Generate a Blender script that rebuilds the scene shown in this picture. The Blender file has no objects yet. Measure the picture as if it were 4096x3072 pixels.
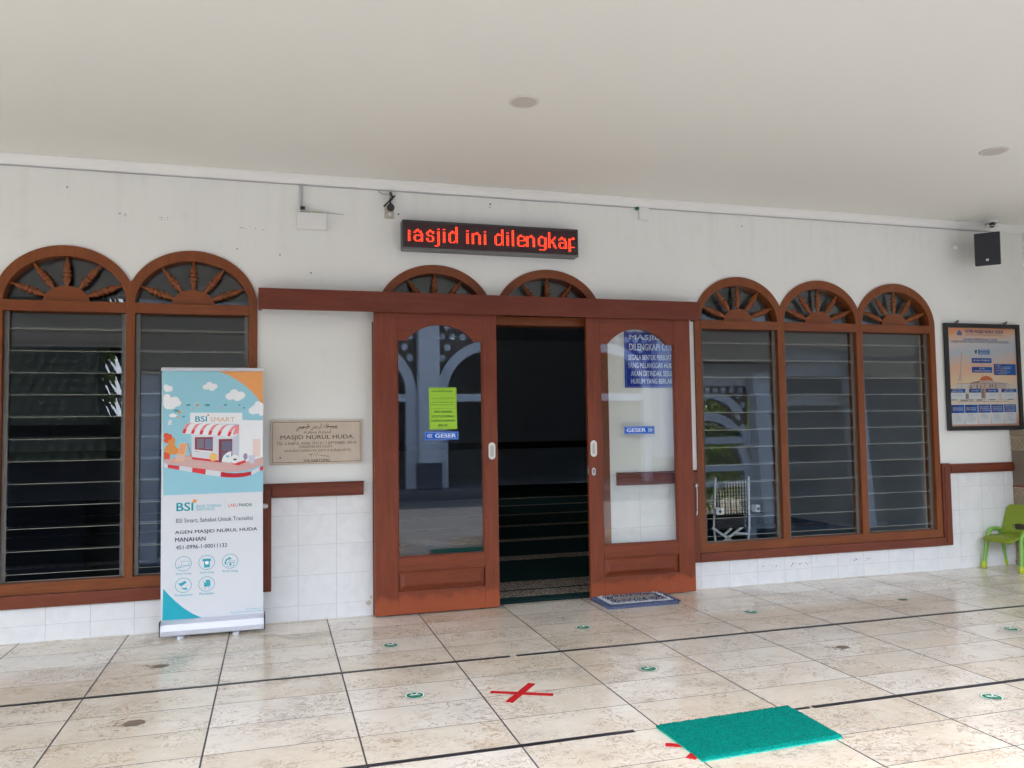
import bpy, bmesh, math, random
from mathutils import Vector, Matrix
random.seed(7)
S = bpy.context.scene
COL = S.collection
R = math.radians
# ---------------------------------------------------------------- camera
cam = bpy.data.cameras.new('camera')
cam.sensor_fit = 'HORIZONTAL'; cam.sensor_width = 36.0
cam.lens = 3225.56 / 4096 * 36.0
cam.clip_start = 0.05; cam.clip_end = 500
camo = bpy.data.objects.new('camera', cam); COL.objects.link(camo)
YAW, PITCH, ROLL = 0.2862177, 0.0522393, -0.0145593
fw = Vector((math.sin(YAW)*math.cos(PITCH), math.cos(YAW)*math.cos(PITCH), math.sin(PITCH)))
rt = Vector((math.cos(YAW), -math.sin(YAW), 0)); up = rt.cross(fw)
rt2 = math.cos(ROLL)*rt + math.sin(ROLL)*up; up2 = -math.sin(ROLL)*rt + math.cos(ROLL)*up
m = Matrix((rt2, up2, -fw)).transposed().to_4x4()
m.translation = Vector((0.8693148, -5.5508409, 1.2562621))
camo.matrix_world = m
S.camera = camo
# ---------------------------------------------------------------- world, sun, exposure
SUN_EL, SUN_AZ = R(63), R(198)      # azimuth: direction the light comes from, clockwise from +y
W = bpy.data.worlds.new('World'); S.world = W; W.use_nodes = True
wn = W.node_tree.nodes; wl_ = W.node_tree.links
for n in list(wn): wn.remove(n)
sky = wn.new('ShaderNodeTexSky'); sky.sky_type = 'NISHITA'; sky.sun_disc = False
sky.sun_elevation = SUN_EL; sky.sun_rotation = SUN_AZ; sky.air_density = 1.0; sky.dust_density = 4.2; sky.ozone_density = 1.0
bg = wn.new('ShaderNodeBackground'); bg.inputs[1].default_value = 0.15
wo = wn.new('ShaderNodeOutputWorld')
wl_.new(sky.outputs[0], bg.inputs[0]); wl_.new(bg.outputs[0], wo.inputs[0])
sl = bpy.data.lights.new('sun', 'SUN'); sl.energy = 2.0; sl.angle = R(3.0); sl.color = (1, 0.965, 0.91)
so = bpy.data.objects.new('sun', sl); COL.objects.link(so); so.location = (0, -20, 20)
sd = Vector((math.sin(SUN_AZ)*math.cos(SUN_EL), math.cos(SUN_AZ)*math.cos(SUN_EL), math.sin(SUN_EL)))
so.rotation_euler = sd.to_track_quat('Z', 'Y').to_euler()
S.view_settings.view_transform = 'Standard'; S.view_settings.look = 'None'
S.view_settings.exposure = 3.3; S.view_settings.gamma = 1.0
S.cycles.max_bounces = 12; S.cycles.diffuse_bounces = 7; S.cycles.glossy_bounces = 5
S.cycles.transparent_max_bounces = 24; S.cycles.sample_clamp_indirect = 8.0
S.cycles.caustics_reflective = False; S.cycles.caustics_refractive = False
S.cycles.use_denoising = True

# ---------------------------------------------------------------- node helpers
class NT:
    def __init__(s, name):
        s.m = bpy.data.materials.new(name); s.m.use_nodes = True
        s.t = s.m.node_tree
        for n in list(s.t.nodes): s.t.nodes.remove(n)
        s.out = s.t.nodes.new('ShaderNodeOutputMaterial')
    def n(s, typ, ins=None, **kw):
        nd = s.t.nodes.new('ShaderNode' + typ)
        for k, v in kw.items(): setattr(nd, k, v)
        for k, v in (ins or {}).items():
            if isinstance(v, bpy.types.NodeSocket): s.t.links.new(v, nd.inputs[k])
            else: nd.inputs[k].default_value = v
        return nd
    def math(s, op, a, b=0.0, c=0.0, clamp=False):
        nd = s.n('Math', {0: a, 1: b, 2: c}, operation=op); nd.use_clamp = clamp
        return nd.outputs[0]
    def ramp(s, f, stops):
        nd = s.n('ValToRGB', {0: f}); e = nd.color_ramp.elements
        while len(e) > 1: e.remove(e[0])
        e[0].position = stops[0][0]; e[0].color = col4(stops[0][1])
        for p, c in stops[1:]:
            x = e.new(p); x.color = col4(c)
        return nd.outputs[0]
    def mix(s, f, a, b, blend='MIX'):
        nd = s.n('Mix', {0: f}, data_type='RGBA', blend_type=blend)
        for i, v in ((6, a), (7, b)):
            if isinstance(v, bpy.types.NodeSocket): s.t.links.new(v, nd.inputs[i])
            else: nd.inputs[i].default_value = col4(v)
        return nd.outputs[2]
    def noise(s, vec, scale, detail=4, rough=0.55, dist=0.0):
        return s.n('TexNoise', {'Vector': vec, 'Scale': scale, 'Detail': detail, 'Roughness': rough, 'Distortion': dist})
    def vmul(s, vec, f):
        return s.n('VectorMath', {0: vec, 1: f}, operation='MULTIPLY').outputs[0]
    def pos(s): return s.n('NewGeometry').outputs['Position']
    def obj(s): return s.n('TexCoord').outputs['Object']
    def bsdf(s, **ins):
        names = dict(col='Base Color', rough='Roughness', metal='Metallic', spec='Specular IOR Level', normal='Normal', coat='Coat Weight', coatr='Coat Roughness', emi='Emission Color', emis='Emission Strength', sheen='Sheen Weight', trans='Transmission Weight')
        nd = s.n('BsdfPrincipled')
        for k, v in ins.items():
            sock = nd.inputs[names[k]]
            if isinstance(v, bpy.types.NodeSocket): s.t.links.new(v, sock)
            elif k in ('col', 'emi'): sock.default_value = col4(v)
            else: sock.default_value = v
        s.t.links.new(nd.outputs[0], s.out.inputs[0])
        return nd
    def bump(s, h, strength=0.3, dist=0.01):
        return s.n('Bump', {'Height': h, 'Strength': strength, 'Distance': dist}).outputs[0]
def col4(c):
    if isinstance(c, (int, float)): return (c, c, c, 1)
    return tuple(c) if len(c) == 4 else (c[0], c[1], c[2], 1)
def sr(r, g, b, k=1.0):
    f = lambda x: ((x/255+0.055)/1.055)**2.4 if x > 10 else x/255/12.92
    return (f(r)*k, f(g)*k, f(b)*k)

def plain(name, col, rough=0.5, var=0.12, scale=14.0, metal=0.0, bump=0.0, bscale=80.0, spec=0.5, coat=0.0):
    t = NT(name); P = t.obj()
    nz = t.noise(P, scale, 5, 0.6)
    c = t.mix(t.math('MULTIPLY', nz.outputs[0], 1.0), [x*(1-var) for x in col], [min(1, x*(1+var)) for x in col])
    r = t.math('MULTIPLY_ADD', nz.outputs[0], 0.16, rough-0.08, clamp=True)
    kw = dict(col=c, rough=r, metal=metal, spec=spec, coat=coat)
    if bump:
        kw['normal'] = t.bump(t.noise(P, bscale, 3, 0.6).outputs[0], bump, 0.004)
    t.bsdf(**kw)
    return t.m

def wood(name, col, axis, rough=0.36, wear=False):
    """stained timber; axis 0 / 2 = grain along x / z"""
    t = NT(name); P = t.obj(); G = t.pos()
    sc = (1.2, 9, 14) if axis == 0 else (14, 9, 1.2)
    g = t.noise(t.vmul(P, sc), 3.2, 8, 0.65, 0.6)
    f = t.noise(t.vmul(P, tuple(v*6 for v in sc)), 3.0, 4, 0.7)
    blot = t.noise(G, 2.3, 3, 0.5)
    dark = [x*0.74 for x in col]; lite = [min(1, x*1.22) for x in col]
    c = t.mix(t.ramp(g.outputs[0], [(0.3, 0.0), (0.7, 1.0)]), dark, lite)
    c = t.mix(t.math('MULTIPLY', t.ramp(f.outputs[0], [(0.5, 0.0), (0.75, 1.0)]), 0.35), c, [x*0.45 for x in col])
    c = t.mix(t.math('MULTIPLY', t.ramp(blot.outputs[0], [(0.35, 0.0), (0.65, 1.0)]), 0.5), c, (col[0]*0.82, col[1]*0.66, col[2]*0.66))
    rr = t.math('MULTIPLY_ADD', blot.outputs[0], 0.2, rough-0.1)
    if wear:      # sun-faded strip along the foot of the leaf, with a ragged upper edge
        sx = t.n('SeparateXYZ', {0: G})
        edge = t.noise(t.vmul(G, (5, 5, 2)), 1.6, 4, 0.6)
        h = t.math('ADD', sx.outputs[2], t.math('MULTIPLY', edge.outputs[0], -0.16))
        k = t.ramp(h, [(0.0, 1.0), (0.03, 0.85), (0.055, 0.0)])
        c = t.mix(t.math('MULTIPLY', k, 0.6), c, sr(168, 84, 48))
        rr = t.math('MULTIPLY_ADD', k, 0.15, rr)
    t.bsdf(col=c, rough=rr, spec=0.32, normal=t.bump(f.outputs[0], 0.12, 0.002))
    return t.m

M = {}
M['wood_v'] = wood('window wood upright', (0.225, 0.066, 0.017), 2)
M['wood_h'] = wood('window wood level', (0.215, 0.062, 0.017), 0)
M['door_v'] = wood('door wood upright', (0.208, 0.049, 0.020), 2, wear=True)
M['door_h'] = wood('door wood level', (0.208, 0.049, 0.020), 0, wear=True)
M['pelmet'] = wood('track cover wood', (0.160, 0.036, 0.017), 0, 0.45)
M['rail_h'] = wood('rail wood level', (0.180, 0.046, 0.022), 0)
M['rail_v'] = wood('rail wood upright', (0.180, 0.046, 0.022), 2)

def mat_wall():
    t = NT('white wall paint'); P = t.pos()
    a = t.noise(P, 0.9, 4, 0.55); b = t.noise(P, 7, 5, 0.6); c = t.noise(P, 160, 3, 0.6)
    base = t.mix(a.outputs[0], (0.795, 0.80, 0.765), (0.85, 0.855, 0.82))
    base = t.mix(t.math('MULTIPLY', t.ramp(b.outputs[0], [(0.58, 0.0), (0.8, 1.0)]), 0.3), base, (0.66, 0.645, 0.61))
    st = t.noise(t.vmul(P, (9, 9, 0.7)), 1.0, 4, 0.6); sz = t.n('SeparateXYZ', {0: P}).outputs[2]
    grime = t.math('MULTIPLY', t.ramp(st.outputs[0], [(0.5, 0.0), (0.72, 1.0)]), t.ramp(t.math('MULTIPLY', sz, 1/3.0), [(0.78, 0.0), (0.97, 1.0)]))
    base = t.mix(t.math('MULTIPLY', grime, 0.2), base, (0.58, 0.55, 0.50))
    t.bsdf(col=base, rough=0.62, spec=0.3, normal=t.bump(c.outputs[0], 0.08, 0.003))
    return t.m
M['wall'] = mat_wall()
def mat_ceil():
    t = NT('ceiling paint'); P = t.pos()
    a = t.noise(P, 0.6, 3, 0.5); c = t.noise(P, 120, 3, 0.6)
    t.bsdf(col=t.mix(a.outputs[0], (0.755, 0.76, 0.72), (0.80, 0.805, 0.765)), rough=0.75, spec=0.2, normal=t.bump(c.outputs[0], 0.05, 0.003))
    return t.m
M['ceil'] = mat_ceil()
M['cornice'] = plain('cornice paint', (0.83, 0.83, 0.81), 0.6, 0.03, 3)

def mat_floor():
    t = NT('beige limestone slabs'); P = t.pos()
    s = t.n('SeparateXYZ', {0: P}); X, Yv = s.outputs[0], s.outputs[1]
    u = t.math('MULTIPLY', X, 1/0.6); v = t.math('MULTIPLY', t.math('ADD', Yv, 1.247), 1/0.3)
    fu = t.math('FRACT', u); fv = t.math('FRACT', v)
    du = t.math('MULTIPLY', t.math('MINIMUM', fu, t.math('SUBTRACT', 1.0, fu)), 0.6)
    dv = t.math('MULTIPLY', t.math('MINIMUM', fv, t.math('SUBTRACT', 1.0, fv)), 0.3)
    jn = t.noise(P, 30, 2)
    ju = t.math('LESS_THAN', du, t.math('MULTIPLY_ADD', jn.outputs[0], 0.0014, 0.0030))
    jv = t.math('LESS_THAN', dv, t.math('MULTIPLY_ADD', jn.outputs[0], 0.0012, 0.0015))
    J = t.math('MAXIMUM', ju, jv)
    idv = t.n('CombineXYZ', {0: t.math('FLOOR', u), 1: t.math('FLOOR', v), 2: 0.0}).outputs[0]
    wn_ = t.n('TexWhiteNoise', {'Vector': idv}, noise_dimensions='3D')
    rnd, rc = wn_.outputs[0], wn_.outputs[1]
    Q = t.n('VectorMath', {0: P, 1: t.vmul(rc, (9, 9, 9))}, operation='ADD').outputs[0]
    big = t.noise(Q, 2.2, 4, 0.6, 0.3); mid = t.noise(t.vmul(Q, (5.5, 7, 7)), 1.5, 7, 0.7, 0.8)
    base = t.mix(t.ramp(big.outputs[0], [(0.3, 0.0), (0.7, 1.0)]), (0.645, 0.55, 0.41), (0.80, 0.735, 0.61))
    base = t.mix(t.math('MULTIPLY', t.ramp(mid.outputs[0], [(0.47, 0.0), (0.74, 1.0)]), 0.4), base, (0.57, 0.435, 0.29))
    warm = t.math('MULTIPLY', t.ramp(t.noise(Q, 1.3, 3, 0.5).outputs[0], [(0.50, 0.0), (0.68, 1.0)]), t.ramp(rnd, [(0.35, 0.0), (0.8, 1.0)]))
    base = t.mix(t.math('MULTIPLY', warm, 0.75), base, (0.60, 0.41, 0.20))
    base = t.mix(t.math('MULTIPLY_ADD', rnd, 1.0, -0.3, clamp=True), base, (0.83, 0.79, 0.705))
    # thin wandering veins
    vn = t.noise(t.vmul(Q, (15, 20, 20)), 1.0, 4, 0.6, 1.2)
    ridge = t.math('ABSOLUTE', t.math('SUBTRACT', vn.outputs[0], 0.5))
    vm = t.math('MULTIPLY', t.ramp(ridge, [(0.0, 1.0), (0.03, 0.0)]), t.ramp(t.noise(Q, 5, 3).outputs[0], [(0.42, 0.0), (0.56, 1.0)]))
    base = t.mix(t.math('MULTIPLY', vm, 0.8), base, (0.32, 0.21, 0.12))
    # pits stretched along the bed of the stone
    pn = t.noise(t.vmul(Q, (34, 54, 54)), 1.0, 3, 0.6, 1.0)
    pm = t.math('MULTIPLY', t.ramp(pn.outputs[0], [(0.625, 0.0), (0.665, 1.0)]), t.ramp(t.noise(Q, 3.1, 3).outputs[0], [(0.40, 0.15), (0.6, 1.0)]))
    base = t.mix(t.math('MULTIPLY', pm, 0.85), base, (0.25, 0.19, 0.14))
    # grey open-pored clusters
    cn = t.noise(t.vmul(Q, (26, 52, 52)), 1.0, 5, 0.7, 1.0)
    cm = t.math('MULTIPLY', t.ramp(cn.outputs[0], [(0.51, 0.0), (0.58, 1.0)]), t.ramp(t.noise(Q, 2.6, 2, 0.4).outputs[0], [(0.565, 0.0), (0.63, 1.0)]))
    base = t.mix(t.math('MULTIPLY', cm, 0.7), base, (0.20, 0.175, 0.15))
    fl = t.noise(t.vmul(Q, (40, 60, 60)), 1.0, 3, 0.6, 0.8)
    base = t.mix(t.math('MULTIPLY', t.ramp(fl.outputs[0], [(0.62, 0.0), (0.68, 1.0)]), 0.5), base, (0.84, 0.80, 0.74))
    base = t.mix(J, base, (0.045, 0.047, 0.052))
    rough = t.math('MULTIPLY_ADD', big.outputs[0], 0.14, 0.09)
    rough = t.math('ADD', rough, t.math('MULTIPLY', t.math('MAXIMUM', J, t.math('MAXIMUM', pm, cm)), 0.4))
    h = t.math('SUBTRACT', 1.0, t.math('MAXIMUM', J, t.math('MULTIPLY', t.math('MAXIMUM', pm, cm), 0.5)))
    wav = t.math('ADD', h, t.math('MULTIPLY', t.noise(P, 9, 2).outputs[0], 0.6))
    t.bsdf(col=base, rough=rough, spec=0.5, normal=t.bump(wav, 0.12, 0.003))
    return t.m
M['floor'] = mat_floor()

def mat_tiles():
    t = NT('white marbled wall tile'); P = t.pos()
    s = t.n('SeparateXYZ', {0: P})
    u = t.math('MULTIPLY', t.math('ADD', s.outputs[0], -3.976+24.66), 1/0.2466)
    v = t.math('MULTIPLY', t.math('ADD', s.outputs[2], 0.0985), 1/0.1965)
    fu = t.math('FRACT', u); fv = t.math('FRACT', v)
    du = t.math('MULTIPLY', t.math('MINIMUM', fu, t.math('SUBTRACT', 1.0, fu)), 0.2466)
    dv = t.math('MULTIPLY', t.math('MINIMUM', fv, t.math('SUBTRACT', 1.0, fv)), 0.1965)
    jn = t.noise(P, 18, 3)
    ju = t.math('LESS_THAN', du, t.math('MULTIPLY_ADD', jn.outputs[0], 0.0014, 0.0006))
    jv = t.math('LESS_THAN', dv, t.math('MULTIPLY_ADD', jn.outputs[0], 0.0012, 0.0003))
    J = t.math('MAXIMUM', ju, jv)
    idv = t.n('CombineXYZ', {0: t.math('FLOOR', u), 1: 0.0, 2: t.math('FLOOR', v)}).outputs[0]
    w = t.n('TexWhiteNoise', {'Vector': idv}, noise_dimensions='3D')
    Q = t.n('VectorMath', {0: P, 1: t.vmul(w.outputs[1], (7, 7, 7))}, operation='ADD').outputs[0]
    a = t.noise(Q, 7, 6, 0.65, 1.2)
    c = t.mix(t.ramp(a.outputs[0], [(0.35, 0.0), (0.68, 1.0)]), (0.815, 0.815, 0.81), (0.735, 0.735, 0.73))
    c = t.mix(t.math('MULTIPLY', w.outputs[0], 0.25), c, (0.80, 0.785, 0.765))
    c = t.mix(t.math('MULTIPLY', J, 0.8), c, (0.40, 0.40, 0.40))
    t.bsdf(col=c, rough=t.math('MULTIPLY_ADD', J, 0.4, 0.24), spec=0.45, normal=t.bump(t.math('SUBTRACT', 1.0, J), 0.15, 0.002))
    return t.m
M['tiles'] = mat_tiles()

def mat_glass(name, tint, boost=1.0, refl=(0.95, 0.97, 1.0)):
    t = NT(name)
    bf = t.n('NewGeometry').outputs['Backfacing']     # both faces of a sheet reflect alike
    fr = t.n('Fresnel', {'IOR': t.math('MULTIPLY_ADD', bf, 1/1.5-1.5, 1.5)}).outputs[0]
    f = t.math('MULTIPLY', fr, boost, clamp=True)
    tr = t.n('BsdfTransparent', {'Color': col4(tint)}); gl = t.n('BsdfGlossy', {'Color': col4(refl), 'Roughness': 0.0})
    mx = t.n('MixShader', {0: f, 1: tr.outputs[0], 2: gl.outputs[0]})
    t.t.links.new(mx.outputs[0], t.out.inputs[0])
    return t.m
M['glass'] = mat_glass('clear door glass', (0.975, 0.985, 0.975), 1.35)
M['glass_dark'] = mat_glass('smoked louvre glass', (0.94, 0.955, 0.95), 0.85)
M['glass_edge'] = plain('ground glass edge', (0.34, 0.335, 0.28), 0.5, 0.1, 5)
M['alu'] = plain('dull aluminium', (0.24, 0.225, 0.205), 0.5, 0.3, 18, metal=0.4)
M['chrome'] = plain('worn chrome', (0.62, 0.61, 0.58), 0.3, 0.1, 30, metal=0.9)
M['white_metal'] = plain('white handle paint', (0.72, 0.71, 0.67), 0.35, 0.06, 30)
M['handle_in'] = plain('handle recess', (0.5, 0.5, 0.48), 0.4, 0.1, 30)
M['black'] = plain('black plastic', (0.012, 0.012, 0.014), 0.45, 0.2, 30)
M['blackframe'] = plain('black frame lacquer', (0.012, 0.012, 0.014), 0.35, 0.2, 10)
M['grille'] = plain('speaker grille', (0.012, 0.013, 0.018), 0.55, 0.2, 200, bump=0.3, bscale=500)
M['led_case'] = plain('sign case metal', (0.05, 0.05, 0.052), 0.4, 0.15, 10, metal=0.3)
M['led_lip'] = plain('sign case underside', (0.16, 0.16, 0.165), 0.45, 0.1, 10, metal=0.3)
M['white_pl'] = plain('white box plastic', (0.78, 0.78, 0.76), 0.45, 0.04, 8)
M['cream_pl'] = plain('aged cream plastic', (0.55, 0.50, 0.40), 0.5, 0.12, 20)
M['grey_pl'] = plain('grey conduit', (0.44, 0.44, 0.46), 0.5, 0.08, 10)
M['tape'] = plain('black tape', (0.018, 0.018, 0.022), 0.38, 0.25, 40)
M['redtape'] = plain('red tape', (0.50, 0.015, 0.018), 0.6, 0.2, 14, spec=0.15)
M['residue'] = plain('brown adhesive residue', (0.20, 0.15, 0.11), 0.6, 0.35, 60)
M['dark_spot'] = plain('dark smudge', (0.10, 0.09, 0.085), 0.7, 0.4, 80)
M['pale_spot'] = plain('grey smudge', (0.45, 0.44, 0.43), 0.7, 0.3, 80)
def emit(name, col, s):
    t = NT(name)
    e = t.n('Emission', {'Color': col4(col), 'Strength': s}); t.t.links.new(e.outputs[0], t.out.inputs[0]); return t.m
M['led_on'] = emit('lit red diode', (1.0, 0.018, 0.012), 0.42)
M['led_core'] = emit('lit diode centre', (1.0, 0.20, 0.03), 0.38)
def mat_led_face():
    t = NT('diode matrix face'); P = t.obj(); s = t.n('SeparateXYZ', {0: P})
    f = t.math('FRACT', t.math('MULTIPLY', s.outputs[2], 1/0.01))
    l = t.ramp(f, [(0.0, 0.0), (0.3, 1.0), (0.7, 1.0), (1.0, 0.0)])
    t.bsdf(col=t.mix(l, (0.020, 0.008, 0.009), (0.052, 0.014, 0.017)), rough=0.5)
    return t.m
M['led_face'] = mat_led_face()

# ---------------------------------------------------------------- mesh builder
class MB:
    def __init__(s): s.v = []; s.f = []; s.mi = []; s.sm = []; s.mats = []
    def slot(s, mat):
        mat = M[mat] if isinstance(mat, str) else mat
        if mat not in s.mats: s.mats.append(mat)
        return s.mats.index(mat)
    def add(s, vs, fs, mat, smooth=False):
        b = len(s.v); k = s.slot(mat)
        s.v += [tuple(x) for x in vs]
        for f in fs: s.f.append([i+b for i in f]); s.mi.append(k); s.sm.append(smooth)
        return s
    def box(s, x0, x1, y0, y1, z0, z1, mat):
        vs = [(x, y, z) for x in (x0, x1) for y in (y0, y1) for z in (z0, z1)]
        return s.add(vs, [(0,1,3,2), (4,6,7,5), (0,4,5,1), (2,3,7,6), (0,2,6,4), (1,5,7,3)], mat)
    def obox(s, c, ex, ey, ez, mat):
        """box from centre and three half-axis vectors"""
        c = Vector(c); ex, ey, ez = Vector(ex), Vector(ey), Vector(ez)
        vs = [c+a*ex+b*ey+d*ez for a in (-1, 1) for b in (-1, 1) for d in (-1, 1)]
        fl = [(0,1,3,2), (4,6,7,5), (0,4,5,1), (2,3,7,6), (0,2,6,4), (1,5,7,3)]
        if ex.cross(ey).dot(ez) < 0: fl = [f[::-1] for f in fl]
        return s.add(vs, fl, mat)
    def bar(s, a, b, w, d, mat, upv=(0, 0, 1)):
        a, b = Vector(a), Vector(b); ax = (b-a)/2; u = Vector(upv)
        sd_ = ax.cross(u).normalized(); uu = sd_.cross(ax).normalized()
        return s.obox((a+b)/2, ax, sd_*w/2, uu*d/2, mat)
    def tube(s, pts, r, mat, n=10, cap=True):
        pts = [Vector(p) for p in pts]; rs = r if isinstance(r, (list, tuple)) else [r]*len(pts)
        rings = []; pu = None
        for i, p in enumerate(pts):
            d = (pts[min(i+1, len(pts)-1)]-pts[max(i-1, 0)]).normalized()
            if pu is None: pu = d.orthogonal().normalized()
            else: pu = (pu-d*pu.dot(d)).normalized()
            w = d.cross(pu)
            rings.append([p+rs[i]*(math.cos(2*math.pi*k/n)*pu+math.sin(2*math.pi*k/n)*w) for k in range(n)])
        vs = [q for rg in rings for q in rg]; fs = []
        for i in range(len(rings)-1):
            for k in range(n):
                fs.append((i*n+k, i*n+(k+1) % n, (i+1)*n+(k+1) % n, (i+1)*n+k))
        s.add(vs, fs, mat, True)
        if cap:
            s.add(rings[0], [list(range(n))[::-1]], mat); s.add(rings[-1], [list(range(n))], mat)
        return s
    def lathe(s, prof, o, ax, mat, n=16):
        """prof: (radius, height) along ax from o"""
        o = Vector(o); ax = Vector(ax).normalized(); u = ax.orthogonal().normalized(); w = ax.cross(u)
        vs = []; fs = []
        for r, h in prof:
            for k in range(n):
                a = 2*math.pi*k/n; vs.append(o+ax*h+(math.cos(a)*u+math.sin(a)*w)*max(r, 1e-5))
        for i in range(len(prof)-1):
            for k in range(n): fs.append((i*n+k, i*n+(k+1) % n, (i+1)*n+(k+1) % n, (i+1)*n+k))
        s.add(vs, fs, mat, True)
        s.add(vs[:n], [list(range(n))[::-1]], mat); s.add(vs[-n:], [list(range(n))], mat)
        return s
    def disc(s, c, r, nrm, mat, n=24, h=0.0):
        return s.lathe([(r, 0), (r, h)] if h else [(r, 0), (r, 1e-5)], c, nrm, mat, n)
    def poly(s, outer, holes, y0, y1, mat, frame=None):
        """flat shape with holes in x/z (or frame=(o,u,v,n)), extruded from y0 (front) to y1 (back)"""
        bm = bmesh.new(); es = []
        for lp in [outer]+list(holes):
            vs = [bm.verts.new((p[0], p[1], 0)) for p in lp]
            es += [bm.edges.new((vs[i], vs[(i+1) % len(vs)])) for i in range(len(vs))]
        bmesh.ops.triangle_fill(bm, use_beauty=True, use_dissolve=False, edges=es)
        bm.normal_update()
        bm.verts.index_update()
        flat = [v.co.copy() for v in bm.verts]; tris = []
        for f in bm.faces:
            ids = [v.index for v in f.verts]
            if f.normal.z < 0: ids = ids[::-1]
            tris.append(ids)
        bm.free()
        fr = frame or (Vector((0, 0, 0)), Vector((1, 0, 0)), Vector((0, 0, 1)), Vector((0, 1, 0)))
        T = lambda p, d: fr[0]+fr[1]*p[0]+fr[2]*p[1]+fr[3]*d
        n = len(flat)
        if abs(y1-y0) < 1e-9:
            return s.add([T(p, y0) for p in flat], tris, mat)
        s.add([T(p, y0) for p in flat]+[T(p, y1) for p in flat], tris+[[i+n for i in t_[::-1]] for t_ in tris], mat)
        for li, lp in enumerate([outer]+list(holes)):
            ar = sum(lp[i][0]*lp[(i+1) % len(lp)][1]-lp[(i+1) % len(lp)][0]*lp[i][1] for i in range(len(lp)))
            k = len(lp); vs = [T(p, y0) for p in lp]+[T(p, y1) for p in lp]
            fs = [(i, i+k, (i+1) % k+k, (i+1) % k) for i in range(k)]
            if (ar < 0) != (li > 0): fs = [f[::-1] for f in fs]
            s.add(vs, fs, mat)
        return s
ORG = {}
def obj(name, mb, parent=None, label=None, bevel=0.0, seg=2, origin=None, recalc=False, **kw):
    vs = [Vector(v) for v in mb.v]
    lo = Vector([min(v[i] for v in vs) for i in range(3)]); hi = Vector([max(v[i] for v in vs) for i in range(3)])
    c = Vector(origin) if origin else Vector(((lo.x+hi.x)/2, (lo.y+hi.y)/2, lo.z))
    me = bpy.data.meshes.new(name)
    me.from_pydata([v-c for v in vs], [], mb.f)
    for mt in mb.mats: me.materials.append(mt)
    me.polygons.foreach_set('material_index', mb.mi); me.polygons.foreach_set('use_smooth', mb.sm)
    me.update()
    if recalc:
        bm = bmesh.new(); bm.from_mesh(me); bmesh.ops.recalc_face_normals(bm, faces=bm.faces); bm.to_mesh(me); bm.free()
    o = bpy.data.objects.new(name, me); COL.objects.link(o)
    o.location = c-(ORG[parent.name] if parent else Vector((0, 0, 0)))
    if parent: o.parent = parent
    ORG[o.name] = c
    if label: o['label'] = label
    for k, v in kw.items(): o[k] = v
    if bevel:
        b = o.modifiers.new('edge', 'BEVEL'); b.width = bevel; b.segments = seg; b.limit_method = 'ANGLE'; b.angle_limit = R(40)
    return o
def thing(name, label, cat, loc, group=None, parent=None):
    o = bpy.data.objects.new(name, None); COL.objects.link(o); o.empty_display_size = 0.1
    loc = Vector(loc); o.location = loc-(ORG[parent.name] if parent else Vector((0, 0, 0)))
    if parent: o.parent = parent
    ORG[o.name] = loc
    if label: o['label'] = label
    if cat: o['category'] = cat
    if group: o['group'] = group
    return o
def copy_tree(o, loc, label=None, rz=None):
    c = o.copy(); COL.objects.link(c); c.location = loc
    if rz is not None: c.rotation_euler[2] = rz
    if label: c['label'] = label
    for ch in list(o.children):
        d = ch.copy(); COL.objects.link(d); d.parent = c
    return c
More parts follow.
